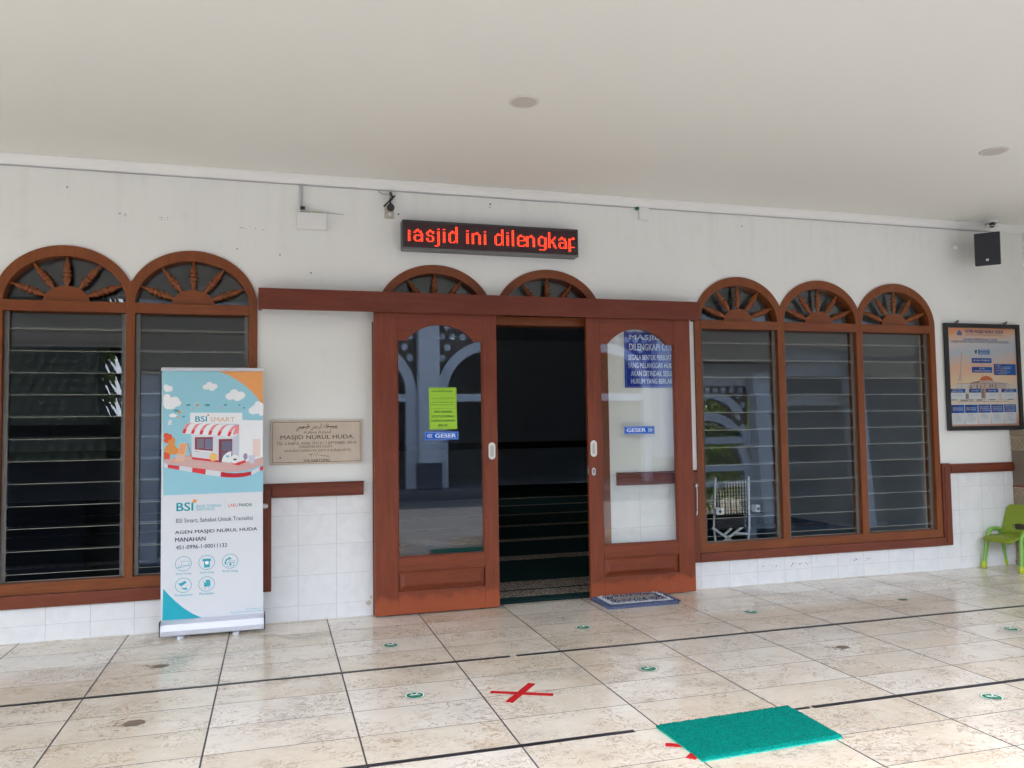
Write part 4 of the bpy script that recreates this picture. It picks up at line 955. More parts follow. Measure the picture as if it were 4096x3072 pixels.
q = Print(-0.014); B1, B2, B3, WH, GY = ink(38, 64, 130), ink(24, 84, 156), ink(84, 112, 160), ink(196, 202, 206), ink(120, 128, 140)
DKL = ink(60, 58, 62)
# faint mosque picture
WS, WS2, BRN = ink(192, 184, 176), ink(172, 160, 152), ink(132, 106, 92)
q.shape([(6.4832, 1.5889), (6.5136, 1.5889), (6.5186, 1.6804), (6.5371, 1.8343), (6.5209, 1.8341), (6.5064, 1.6803)], WS2, 1); q.ell((6.5316, 1.8447), 0.008, 0.011, WS, 1, 12)
q.rect((6.4638, 1.5205), (7.0858, 1.5644), WS, 1); q.rect((6.4584, 1.4215), (7.0832, 1.5199), WS, 1)
q.shape([(6.5875, 1.5204), (6.5933, 1.5546), (6.7002, 1.5797), (6.8077, 1.5987), (6.8703, 1.5831), (7.0053, 1.5675), (7.0025, 1.5200)], WS2, 1.5)
q.shape([(6.6094, 1.5640), (6.6998, 1.5734), (6.7280, 1.5860), (6.7007, 1.5891), (6.6098, 1.5718)], BRN, 2)
q.shape([(6.7050, 1.5954), (6.7479, 1.5892), (6.8075, 1.5956), (6.8626, 1.5878), (6.8441, 1.6114), (6.8133, 1.6286), (6.7780, 1.6332), (6.7459, 1.6237), (6.7215, 1.6095)], ink(188, 100, 66), 2)
for a, b in (((740, 375), (880, 275)), ((965, 375), (1060, 260))):
    pass
q.rect((6.6950, 1.5218), (6.7052, 1.5641), ink(190, 160, 140), 2); q.rect((6.7531, 1.4388), (6.7714, 1.5720), ink(176, 136, 116), 2)
for u0, u1, v0 in ((720, 740, 300), (870, 900, 300), (1010, 1060, 300), (1200, 1215, 260), (1300, 1320, 250), (1380, 1420, 300)): q.shape([(6.3436, 1.6378), (6.3436, 1.6378), (6.3436, 1.6378)], WS, 1) if False else None
for a, b in (((6.6071, 1.5219), (6.6261, 1.5484)), ((6.6726, 1.5218), (6.6890, 1.5547)), ((6.7126, 1.5218), (6.7261, 1.5515)), ((6.8134, 1.5264), (6.8301, 1.5610)), ((6.8394, 1.5296), (6.8572, 1.5626)), ((6.8747, 1.5226), (6.8927, 1.5579)), ((6.7237, 1.4389), (6.7538, 1.5202)), ((6.5536, 1.4334), (6.5851, 1.4768))): q.rect(a, b, ink(128, 118, 114), 2)
for a, b in (((6.4008, 1.4202), (6.4589, 1.4301)), ((6.4965, 1.4135), (6.5785, 1.4271)), ((6.5857, 1.4177), (6.6370, 1.4299)), ((6.6675, 1.4158), (6.7350, 1.4311)), ((6.8073, 1.4198), (6.8734, 1.4314)), ((7.0128, 1.4219), (7.0739, 1.4327))): q.rect(a, b, ink(140, 136, 136), 2)
q.line([(6.4634, 1.5143), (6.4661, 1.5638), (7.0253, 1.5643), (7.0263, 1.5136)], 0.0022, DKL, 3); q.line([(6.5143, 1.5639), (6.5120, 1.5204)], 0.002, DKL, 3)
q.line([(6.7386, 1.5641), (6.7409, 1.6393)], 0.002, DKL, 3); q.line([(6.4643, 1.3874), (6.4654, 1.4085), (7.0282, 1.4098), (7.0308, 1.3870)], 0.0022, DKL, 3)
for a, b in (((6.6061, 1.3850), (6.6074, 1.4077)), ((6.7494, 1.3872), (6.7524, 1.4388)), ((6.8908, 1.3879), (6.8920, 1.4093)), ((6.4962, 1.4083), (6.4973, 1.4275)), ((6.9980, 1.4100), (6.9993, 1.4314))): q.line([a, b], 0.002, DKL, 3)
q.text("TA'MIR MASJID NURUL HUDA", (6.5691, 1.9930), (6.9944, 2.0329), ink(44, 84, 132), 3, 0.03)
q.shape([(6.4870, 1.9810), (6.5431, 1.9803), (6.5403, 2.0049), (6.5152, 2.0291), (6.4896, 2.0072)], ink(86, 104, 140), 2)
q.text('JL. MENTERI SUPENO MANAHAN BANJARSARI SURAKARTA', (6.5682, 1.9765), (6.9942, 1.9941), GY, 3)
q.text('SUSUNAN KEPENGURUSAN TAKMIR', (6.5538, 1.9375), (6.9234, 1.9588), ink(90, 116, 150), 3, 0.014); q.text('MASJID NURUL HUDA MANAHAN SURAKARTA 2020-2023', (6.4298, 1.9113), (7.0458, 1.9354), ink(96, 116, 142), 3, 0.014)
q.ell((6.6828, 1.8400), 0.0098, 0.0118, WH, 4, 20); q.shape([(6.6693, 1.8556), (6.6982, 1.8560), (6.6925, 1.8295), (6.6810, 1.8212), (6.6707, 1.8293)], ink(70, 96, 70), 5)
q.rect((6.7063, 1.8172), (6.8341, 1.8610), B3, 3); q.text('PELINDUNG', (6.7245, 1.8481), (6.8164, 1.8575), WH, 4); q.text('WALIKOTA', (6.7232, 1.8239), (6.8151, 1.8349), WH, 4)
q.line([(6.7414, 1.8169), (6.7418, 1.7872)], 0.0016, DKL, 2); q.ell((6.7404, 1.7987), 0.0022, 0.0028, DKL, 3, 10); q.line([(6.7414, 1.7443), (6.7415, 1.7096)], 0.0016, DKL, 2); q.ell((6.7416, 1.7251), 0.0022, 0.0028, DKL, 3, 10); q.line([(6.7421, 1.6602), (6.7388, 1.5742)], 0.0016, DKL, 2.5); q.ell((6.8649, 1.6863), 0.0022, 0.0028, DKL, 3, 10)
q.rect((6.6343, 1.7434), (6.8498, 1.7856), B1, 3, 0.003); q.rect((6.7643, 1.7458), (6.8463, 1.7836), B2, 3.3); q.text('DEWAN PENASIHAT', (6.6495, 1.7583), (6.8386, 1.7732), WH, 4)
q.rect((6.6317, 1.6597), (6.8516, 1.7087), B1, 3, 0.003); q.rect((6.7637, 1.6619), (6.8486, 1.7067), B2, 3.3); q.text('KETUA', (6.7135, 1.6887), (6.7680, 1.7022), WH, 4); q.text('H. BAMBANG SUTRISNO', (6.6444, 1.6673), (6.8396, 1.6815), WH, 4)
q.rect((6.8726, 1.6393), (7.1146, 1.7356), B1, 3); q.rect((7.0008, 1.6411), (7.1133, 1.7342), B2, 3.3)
for i, (s_, xr_) in enumerate((('ANGGOTA', 1630), ('1. DRS. SUMARNO', 1940), ('2. H. SUPARMAN', 1930), ('3. SUGIYANTO', 1810), ('4. H. MULYONO', 1890), ('5. WIDODO', 1790))):
    za = 1205+i*46
    x0 = (6.8899, 1.7206)[0]; x1 = x0+(xr_-1455)*0.000355; zb = (6.8899, 1.7206)[1]-i*46*0.000322
    q.text(s_, (x0, zb), (x1, zb+0.0085), WH, 4)
for (a, b, s1, s2) in (((6.3814, 1.4866), (6.5507, 1.5204), 'WAKIL KETUA', 'BIDANG IDARAH'), ((6.5915, 1.4867), (6.7184, 1.5202), 'SEKRETARIS', None), ((6.7736, 1.4873), (6.9104, 1.5201), 'BENDAHARA', None), ((6.9445, 1.4885), (7.1095, 1.5199), 'WAKIL KETUA', 'BIDANG IMARAH')):
    q.rect(a, b, B1, 3); w_ = b[0]-a[0]; h_ = b[1]-a[1]; q.rect((a[0]+w_*0.6, a[1]+0.0004), (b[0]-0.0004, b[1]-0.0004), B2, 3.3)
    if s2: q.text(s1, (a[0]+w_*0.2, a[1]+h_*0.55), (b[0]-w_*0.2, b[1]-h_*0.12), WH, 4); q.text(s2, (a[0]+w_*0.15, a[1]+h_*0.12), (b[0]-w_*0.15, a[1]+h_*0.42), WH, 4)
    else: q.text(s1, (a[0]+w_*0.18, a[1]+h_*0.32), (b[0]-w_*0.18, b[1]-h_*0.32), WH, 4)
    q.rect((a[0], a[1]-0.056), (b[0], a[1]-0.001), WH, 2.6); q.text('H. SUYATNO', (a[0]+w_*0.2, a[1]-0.026), (b[0]-w_*0.2, a[1]-0.016), GY, 4)
for (a, b, lines) in (((6.3970, 1.3124), (6.5326, 1.3824), ('SEKSI IBADAH', 'DAN PENDIDIKAN')), ((6.5393, 1.3126), (6.6754, 1.3830), ('SEKSI DAKWAH', 'DAN SOSIAL')), ((6.6833, 1.3137), (6.8159, 1.3836), ('SEKSI SARANA', 'PRASARANA', '& UMUM')), ((6.8242, 1.3146), (6.9584, 1.3837), ('SEKSI KEAMANAN', 'KEBERSIHAN', '& PARKIR')), ((6.9663, 1.3149), (7.0965, 1.3841), ('SEKSI', 'REMAJA MASJID', 'PEMBERDAYAAN', '& MUSLIMAH'))):
    q.rect(a, b, B1, 3); w_ = b[0]-a[0]; h_ = b[1]-a[1]; q.rect((a[0]+w_*0.55, a[1]+0.0004), (b[0]-0.0004, b[1]-0.0004), B2, 3.3)
    nl = len(lines)
    for i, s_ in enumerate(lines):
        zc = b[1]-h_*(0.5+(i-(nl-1)/2)*0.23); q.text(s_, (a[0]+w_*0.10, zc-0.0055), (b[0]-w_*0.10, zc+0.0055), WH, 4)
    q.rect((a[0], a[1]-0.098), (b[0], a[1]-0.001), WH, 2.6)
    for i in range(random.choice((4, 6, 7))):
        q.text(random.choice(('1. H. SUPARNO', '2. SLAMET R', '3. HARYADI', '4. SUKIRNO', '5. DWI ATMOJO')), (a[0]+w_*0.15, a[1]-0.016-i*0.0115), (a[0]+w_*random.uniform(0.5, 0.85), a[1]-0.009-i*0.0115), GY, 4)
obj('lettering', q, sh)

# ================================================================ WALL AND CEILING FIXTURES
sp = thing('loudspeaker', 'black box loudspeaker high in the right wall corner', 'loudspeaker', (6.62, -0.24, 2.53))
fd = Vector((-0.71, -0.69, -0.20)).normalized(); rd = fd.cross(Vector((0, 0, 1))).normalized(); ud = rd.cross(fd)
ctr = Vector((6.565, -0.290, 2.672))
mb = MB(); mb.obox(ctr-fd*0.095, rd*0.093, ud*0.136, fd*0.095, 'black'); obj('cabinet', mb, sp, bevel=0.006)
mb = MB(); mb.obox(ctr+fd*0.006, rd*0.089, ud*0.131, fd*0.004, 'grille'); obj('grille', mb, sp, bevel=0.003)
mb = MB(); mb.obox(ctr+fd*0.0115-ud*0.088+rd*0.004, rd*0.009, ud*0.009, fd*0.001, 'chrome'); obj('badge', mb, sp)
mb = MB(); mb.bar(ctr-fd*0.18, (6.86, -0.004, 2.71), 0.03, 0.03, 'black'); mb.box(6.82, 6.90, -0.012, -0.0008, 2.65, 2.77, 'black'); obj('bracket', mb, sp)
mb = MB(); mb.lathe([(0.0, 0), (0.015, 0.002), (0.017, 0.02), (0.013, 0.024)], (6.475, -0.05, 2.73), (-0.6, -0.8, 0), 'wall', 16); mb.bar((6.48, -0.06, 2.73), (6.56, -0.002, 2.73), 0.012, 0.012, 'wall')
obj('spotlight_cup', mb, sp)
dm = thing('dome_camera', 'small white dome camera with a black lens under the ceiling', 'security camera', (6.80, -0.12, 2.966))
mb = MB().lathe([(0.058, 0), (0.058, -0.016), (0.050, -0.022)], (6.80, -0.12, 2.9655), (0, 0, 1), 'white_pl', 24); obj('mount', mb, dm)
bl = MB().lathe([(0.05*math.sin(R(a)), -0.022-0.038*(1-math.cos(R(a)))-0.0) for a in (90, 80)]+[(0.046*math.cos(R(a)), -0.030-0.046*math.sin(R(a))) for a in range(0, 91, 10)], (6.80, -0.12, 2.972), (0, 0, 1), 'white_pl', 24); obj('dome', bl, dm)
cdir = Vector((-0.55, -0.75, -0.42)).normalized(); c0 = Vector((6.80, -0.12, 2.940))
mb = MB().lathe([(0.020, 0.034), (0.024, 0.044), (0.020, 0.052), (0.0, 0.054)], c0, cdir, 'black', 16); obj('lens', mb, dm)
wc = thing('wall_camera', 'tiny black camera on a cream bracket left of the running-text sign', 'security camera', (1.63, -0.03, 2.71))
mb = MB().poly([(1.597, 2.712), (1.664, 2.708), (1.662, 2.790), (1.600, 2.796)], [], -0.010, -0.0008, 'cream_pl'); mb.disc((1.632, -0.0125, 2.738), 0.013, (0, -1, 0), 'white_pl', 14, 0.004); obj('back_plate', mb, wc, bevel=0.003)
mb = MB().lathe([(0.022, 0), (0.026, 0.012), (0.026, 0.07), (0.021, 0.08), (0.012, 0.081)], (1.640, -0.015, 2.785), (-0.15, -0.9, -0.25), 'black', 16); obj('body', mb, wc)
mb = MB().tube([(1.640, -0.03, 2.80), (1.628, -0.04, 2.825), (1.650, -0.045, 2.850), (1.638, -0.03, 2.875), (1.64, -0.004, 2.90)], 0.008, 'black', 8); mb.tube([(1.665, -0.03, 2.865), (1.640, -0.045, 2.83), (1.605, -0.045, 2.80), (1.590, -0.03, 2.785)], 0.006, 'black', 8); mb.box(1.63, 1.65, -0.02, -0.001, 2.85, 2.905, 'cream_pl'); obj('bracket', mb, wc)
mb = MB().tube([(1.555, -0.006, 2.905), (1.562, -0.010, 2.890), (1.585, -0.014, 2.876), (1.625, -0.02, 2.874)], 0.004, 'grey_pl', 8); obj('lead', mb, wc)
jb = thing('junction_box', 'white plastic box on the wall with a conduit running up to the cornice', 'junction box', (1.107, -0.03, 2.597))
mb = MB().box(1.010, 1.206, -0.050, -0.0008, 2.597, 2.710, 'white_pl'); obj('cover', mb, jb, bevel=0.008, seg=3)
mb = MB().box(1.028, 1.050, -0.020, -0.0008, 2.752, 2.9075, 'grey_pl'); obj('conduit', mb, jb, bevel=0.003)
mb = MB().box(1.032, 1.062, -0.03, -0.0008, 2.735, 2.752, 'black').box(1.03, 1.10, -0.03, -0.0008, 2.7105, 2.716, 'black').box(1.105, 1.175, -0.03, -0.0008, 2.7105, 2.722, 'cream_pl'); obj('terminal', mb, jb)
mb = MB().tube([(1.17, -0.008, 2.722), (1.25, -0.004, 2.722), (1.32, -0.003, 2.718)], 0.0022, 'grey_pl', 6); obj('wire', mb, jb)
sb = thing('cable_box', 'small square white box hung under the cornice above the right door', 'junction box', (3.56, -0.02, 2.807))
mb = MB().box(3.524, 3.602, -0.032, -0.0008, 2.806, 2.9065, M['wall']); obj('cover', mb, sb, bevel=0.004)
mb = MB().box(3.498, 3.5235, -0.026, -0.0008, 2.886, 2.9065, plain('green connector', (0.01, 0.12, 0.085), 0.4)); obj('connector', mb, sb, bevel=0.003)
mb = MB(); pts = [(-8.8+i*0.25, -0.004-0.002*math.sin(i*1.7), 2.9035+0.0012*math.sin(i*2.3)) for i in range(64)]
mb.tube(pts, 0.0034, 'grey_pl', 6); o = obj('cable', mb, label='thin grey cable running along the foot of the cornice', category='cable')
dl = thing('ceiling_downlight', 'round unlit recessed downlight in the middle of the ceiling', 'ceiling light', (2.128, -1.575, 2.966), 'recessed downlights in the porch ceiling')
mb = MB().lathe([(0.083, 0.0), (0.083, -0.004), (0.078, -0.007), (0.066, -0.006), (0.064, -0.001)], (2.128, -1.575, 2.9655), (0, 0, 1), plain('downlight trim', (0.66, 0.64, 0.61), 0.5, 0.03, 5), 40); obj('trim_ring', mb, dl, recalc=True)
M['lens_off'] = plain('unlit frosted lens', (0.56, 0.53, 0.49), 0.5, 0.03, 4)
mb = MB().disc((2.128, -1.575, 2.9592), 0.0655, (0, 0, 1), 'lens_off', 36, 0.0012); obj('diffuser', mb, dl)
copy_tree(dl, (5.272, -1.565, 2.966), 'round unlit recessed downlight nearest the loudspeaker corner')

# ================================================================ FLOOR THINGS
def strip(a, b, w, name, label, cat, mat, group=None, z=0.003, parent=None, z0=0.0006):
    m_ = MB(); a, b = Vector((a[0], a[1], 0)), Vector((b[0], b[1], 0)); d = (b-a).normalized(); nn = Vector((-d.y, d.x, 0))*w/2
    n = max(2, int((b-a).length/0.25)); vs = []
    for i in range(n+1):
        p = a+(b-a)*i/n; j1, j2 = random.uniform(-.0012, .0012), random.uniform(-.0012, .0012)
        for q_, zz_ in ((nn+Vector((0, j1, 0)), z0), (-nn+Vector((0, j2, 0)), z0), (nn+Vector((0, j1, 0)), z), (-nn+Vector((0, j2, 0)), z)):
            vs.append((p.x+q_.x, p.y+q_.y, zz_))
    fs = []
    for i in range(n):
        k_ = 4*i; fs += [(k_+2, k_+3, k_+7, k_+6), (k_, k_+2, k_+6, k_+4), (k_+1, k_+5, k_+7, k_+3)]
    fs += [(0, 1, 3, 2), (4*n, 4*n+2, 4*n+3, 4*n+1)]
    m_.add(vs, fs, mat)
    o_ = obj(name, m_, parent, recalc=True)
    if not parent:
        o_['label'] = label; o_['category'] = cat
        if group: o_['group'] = group
    return o_
G = 'black tape lines on the floor'
strip((-9, -1.2475), (2.100, -1.2475), 0.024, 'floor_tape', 'long black floor tape line passing in front of the banner and left door', 'tape', 'tape', G)
strip((2.140, -1.2475), (7.25, -1.2475), 0.024, 'floor_tape', 'long black floor tape line running off past the green chair', 'tape', 'tape', G)
strip((-1.0, -2.449), (2.283, -2.447), 0.024, 'floor_tape', 'black floor tape line ending left of the green doormat', 'tape', 'tape', G)
strip((3.025, -2.443), (3.128, -2.443), 0.016, 'floor_tape', 'short black tape piece touching the green doormat', 'tape', 'tape', G)
strip((3.143, -2.443), (7.25, -2.443), 0.024, 'floor_tape', 'black floor tape line starting right of the green doormat', 'tape', 'tape', G)
cx_ = thing('tape_cross', 'red tape cross on the floor in front of the doors', 'tape cross', (1.985, -1.845, 0), 'red tape crosses on the floor')
strip((1.850, -1.785), (2.117, -1.919), 0.032, 'tape_strip', None, None, 'redtape', parent=cx_, z=0.0022); strip((2.071, -1.733), (1.894, -1.952), 0.036, 'tape_strip', None, None, 'redtape', parent=cx_, z=0.0036)
cx2 = thing('tape_cross', 'red tape cross mostly hidden under the green doormat', 'tape cross', (2.47, -2.69, 0), 'red tape crosses on the floor')
strip((2.338, -2.615), (2.60, -2.745), 0.032, 'tape_strip', None, None, 'redtape', parent=cx2, z=0.0022); strip((2.56, -2.60), (2.366, -2.765), 0.036, 'tape_strip', None, None, 'redtape', parent=cx2, z=0.0036)
# green loop doormat
M['mat_top'] = None
def mat_mat():
    t = NT('green vinyl loop mat'); P = t.pos()
    a = t.noise(P, 90, 4, 0.7, 1.5); b = t.noise(P, 5, 3, 0.5)
    c = t.mix(t.ramp(a.outputs[0], [(0.34, 0.0), (0.62, 1.0)]), (0.0005, 0.12, 0.094), (0.0015, 0.29, 0.225))
    c = t.mix(t.math('MULTIPLY', b.outputs[0], 0.3), c, (0.001, 0.20, 0.152))
    t.bsdf(col=c, rough=0.7, spec=0.06, normal=t.bump(a.outputs[0], 0.8, 0.006)); return t.m
M['mat_top'] = mat_mat(); M['mat_edge'] = plain('green vinyl backing', (0.008, 0.46, 0.36), 0.4, 0.05, 20)
mt_ = thing('doormat', 'rectangular sea green loop doormat on the near floor', 'doormat', (2.70, -2.62, 0))
C4 = [Vector((2.394, -2.806)), Vector((3.026, -2.782)), Vector((3.034, -2.420)), Vector((2.384, -2.448))]
mb = MB(); nx, ny = 90, 54; vs = []; fs = []
for j in range(ny+1):
    for i in range(nx+1):
        u, v = i/nx, j/ny
        p = (C4[0]*(1-u)+C4[1]*u)*(1-v)+(C4[3]*(1-u)+C4[2]*u)*v
        e = 1 if (i in (0, nx) or j in (0, ny)) else 0
        jx, jy = random.uniform(-.0018, .0018), random.uniform(-.0018, .0018)
        vs.append((p.x+jx, p.y+jy, 0.0165+random.uniform(-.0022, .0022)-e*0.003))
for j in range(ny):
    for i in range(nx):
        k_ = j*(nx+1)+i; fs.append((k_, k_+1, k_+nx+2, k_+nx+1))
rim = [i for i in range(nx+1)]+[j*(nx+1)+nx for j in range(1, ny+1)]+[ny*(nx+1)+i for i in range(nx-1, -1, -1)]+[j*(nx+1) for j in range(ny-1, 0, -1)]
b0 = len(vs)
for r_ in rim: vs.append((vs[r_][0], vs[r_][1], 0.005))
nr = len(rim)
for i in range(nr): fs.append((rim[i], b0+i, b0+(i+1) % nr, rim[(i+1) % nr]))
mb.add(vs, fs, 'mat_top', True); obj('loop_pile', mb, mt_, recalc=True)
mb = MB(); ctr2 = sum(C4, Vector((0, 0)))/4
pts = [(p-ctr2)*1.004+ctr2 for p in C4]; mb.poly([(p.x, p.y) for p in pts], [], 0.0008, 0.0055, 'mat_edge', (Vector((0, 0, 0)), Vector((1, 0, 0)), Vector((0, 1, 0)), Vector((0, 0, 1)))); obj('backing', mb, mt_, recalc=True)
# fluffy blue rug
M['rug_edge'] = plain('blue rug edge', (0.10, 0.12, 0.20), 0.9, 0.25, 60, bump=0.6, bscale=200, spec=0.1)
M['rug_white'] = plain('white rug pile', (0.56, 0.56, 0.58), 0.95, 0.3, 70, bump=0.8, bscale=160, spec=0.1)
M['rug_navy'] = plain('navy rug pile', (0.018, 0.016, 0.055), 0.95, 0.3, 60, bump=0.8, bscale=160, spec=0.1)
M['rug_tan'] = plain('grey pink rug pile', (0.36, 0.30, 0.27), 0.95, 0.3, 50, bump=0.8, bscale=160, spec=0.1)
rug = thing('bath_rug', 'small fluffy blue and white rug at the foot of the right door', 'rug', (3.31, -0.25, 0))
def rrect(x0, x1, y0, y1, r, n=8):
    out = []
    for cx, cy, a0 in ((x1-r, y0+r, -90), (x1-r, y1-r, 0), (x0+r, y1-r, 90), (x0+r, y0+r, 180)):
        for k_ in range(n+1): out.append((cx+r*math.cos(R(a0+90*k_/n)), cy+r*math.sin(R(a0+90*k_/n))))
    return out
FL = (Vector((0, 0, 0)), Vector((1, 0, 0)), Vector((0, 1, 0)), Vector((0, 0, 1)))
def wob(pts, a): return [(x+random.uniform(-a, a), y_+random.uniform(-a, a)) for x, y_ in pts]
def dens(pts, n=4):
    out = []
    for i, p in enumerate(pts):
        q_ = pts[(i+1) % len(pts)]
        m_ = max(1, int(math.hypot(q_[0]-p[0], q_[1]-p[1])/0.012))
        out += [(p[0]+(q_[0]-p[0])*k_/m_, p[1]+(q_[1]-p[1])*k_/m_) for k_ in range(m_)]
    return out
base = rrect(3.046, 3.590, -0.405, -0.045, 0.035)
mb = MB(); mb.poly(wob(dens(base), 0.0025), [], 0.001, 0.024, 'rug_edge', FL); obj('base', mb, rug, bevel=0.004, recalc=True)
def pile(name, x0, x1, y0, y1, r, z, mat, w=0.004, n=1500):
    m_ = MB()
    m_.poly(wob(dens(rrect(x0, x1, y0, y1, r)), w), [], 0.011, z, mat, FL)
    for i in range(n):
        x, y_ = random.uniform(x0, x1), random.uniform(y0, y1); h_ = random.uniform(0.004, 0.011); a = random.uniform(0, 6.28); d = 0.0035
        m_.add([(x+d*math.cos(a), y_+d*math.sin(a), z-0.002), (x-d*math.cos(a), y_-d*math.sin(a), z-0.002), (x+random.uniform(-.004, .004), y_+random.uniform(-.004, .004), z+h_)], [(0, 1, 2)], mat)
    obj(name, m_, rug)
pe = MB()
for i in range(2600):
    e_ = random.random(); side = random.choice((0, 0, 0, 1, 2, 3))
    x, y_ = ((random.uniform(3.05, 3.586), random.uniform(-0.408, -0.372)), (random.uniform(3.05, 3.586), random.uniform(-0.075, -0.042)), (random.uniform(3.043, 3.075), random.uniform(-0.4, -0.05)), (random.uniform(3.56, 3.593), random.uniform(-0.4, -0.05)))[side]
    a = random.uniform(0, 6.28); d = 0.0035
    pe.add([(x+d*math.cos(a), y_+d*math.sin(a), 0.019), (x-d*math.cos(a), y_-d*math.sin(a), 0.019), (x+random.uniform(-.007, .007), y_+random.uniform(-.007, .007), 0.019+random.uniform(0.004, 0.012))], [(0, 1, 2)], 'rug_edge')
obj('edge_pile', pe, rug)
pile('white_pile', 3.082, 3.552, -0.366, -0.084, 0.03, 0.0265, 'rug_white', 0.006, 2600)
pile('navy_pile', 3.112, 3.520, -0.335, -0.110, 0.03, 0.0285, 'rug_navy', 0.008, 1600)
pile('centre_pile', 3.165, 3.480, -0.262, -0.185, 0.03, 0.031, 'rug_tan', 0.010, 900)
# round distancing stickers
SG, SGD, SWH = ink(0, 122, 80), ink(0, 70, 56), ink(226, 230, 226)
def sticker(x, y_, rot, label, torn=0):
    s_ = thing('floor_sticker', label, 'floor sticker', (x, y_, 0), 'round green floor stickers')
    fr = (Vector((x, y_, 0.0012)), Vector((math.cos(R(rot)), math.sin(R(rot)), 0)), Vector((-math.sin(R(rot)), math.cos(R(rot)), 0)), Vector((0, 0, 1)))
    r_ = 0.049
    q_ = Print(0, fr)
    def rg(rad): 
        n = 40; pts = []
        for k_ in range(n):
            a = 2*math.pi*k_/n; rr = rad
            if torn and (torn[0] < (math.degrees(a) % 360) < torn[1]): rr = min(rad, r_*random.uniform(torn[2], torn[2]+0.15))
            pts.append((rr*math.cos(a), rr*math.sin(a)))
        return pts
    q_.shape(rg(r_), SGD, 0.0); q_.shape(rg(r_*0.95), SWH, 1.5); q_.shape(rg(r_*0.80), SG, 3.0)
    obj('disc', q_, s_)
    p_ = Print(0, fr)
    p_.line([(-0.025, 0.0015), (-0.012, 0.002), (0.012, 0.002), (0.026, 0.002)], [0.007, 0.009, 0.009, 0.008], SWH, 4.5); p_.line([(-0.003, 0.004), (-0.010, 0.016), (-0.016, 0.026)], [0.008, 0.007, 0.006], SWH, 5.0); p_.line([(0.003, 0.004), (0.014, 0.016), (0.019, 0.030)], [0.008, 0.007, 0.006], SWH, 5.5)
    p_.text('JAGA JARAK', (-0.024, -0.014), (0.026, -0.008), ink(150, 200, 180), 4.5); p_.text('AMAN 1 METER', (-0.020, -0.024), (0.022, -0.018), ink(150, 200, 180), 4.5)
    if not torn or torn[2] > 0.3: obj('footprint_mark', p_, s_)
    if torn:
        rs = MB(); n = 14
        a0, a1 = torn[0], torn[1]
        rs.add([(x+0.040*math.cos(R(rot+a0+(a1-a0)*k_/n))*random.uniform(.7, 1.05), y_+0.040*math.sin(R(rot+a0+(a1-a0)*k_/n))*random.uniform(.7, 1.05), 0.0008) for k_ in range(n+1)]+[(x, y_, 0.0008)], [list(range(n+2))], 'residue'); obj('glue_residue', rs, s_)
sticker(1.513, -0.802, 4, 'round green floor sticker before the left door, nearest the banner')
sticker(1.500, -1.717, 2, 'round green floor sticker left of the red tape cross')
sticker(2.707, -0.790, 10, 'round green floor sticker in front of the open doorway')
sticker(2.711, -1.699, 16, 'round green floor sticker right of the red tape cross, beyond the doormat')
sticker(3.906, -0.784, 8, 'round green floor sticker in front of the right window, past the rug')
sticker(5.097, -0.816, -4, 'torn shred of a green floor sticker before the right window', (20, 330, 0.12))
sticker(5.093, -1.690, -8, 'scuffed round green floor sticker at the far right beyond the tape', (130, 178, 0.55))
sticker(3.983, -2.590, -14, 'scuffed round green floor sticker on the near side of the right tape line', (232, 300, 0.5))
def stain(x, y_, rx, ry, label):
    m_ = MB(); n = 26
    m_.add([(x+rx*random.uniform(.85, 1.08)*math.cos(2*math.pi*k_/n), y_+ry*random.uniform(.85, 1.08)*math.sin(2*math.pi*k_/n), 0.0009) for k_ in range(n)], [list(range(n))], 'residue')
    for i in range(14):
        a = random.uniform(2.2, 4.2); d = random.uniform(1.0, 2.3); xx, yy = x+rx*d*math.cos(a), y_+ry*d*math.sin(a); r2 = random.uniform(.002, .008)
        m_.add([(xx+r2*1.8*random.uniform(.5, 1.2)*math.cos(2*math.pi*k_/7), yy+r2*random.uniform(.5, 1.2)*math.sin(2*math.pi*k_/7), 0.0009) for k_ in range(7)], [list(range(7))], 'residue')
    o_ = obj('glue_stain', m_); o_['label'] = label; o_['category'] = 'stain'; o_['group'] = 'brown marks left by removed floor stickers'
stain(0.285, -0.803, 0.043, 0.036, 'brown glue mark on the floor below the banner')
stain(0.287, -1.680, 0.047, 0.042, 'brown glue mark on the floor near the left edge, in front of the tape')
stain(3.904, -1.688, 0.043, 0.034, 'greyish glue mark on the floor between the two right tape lines')

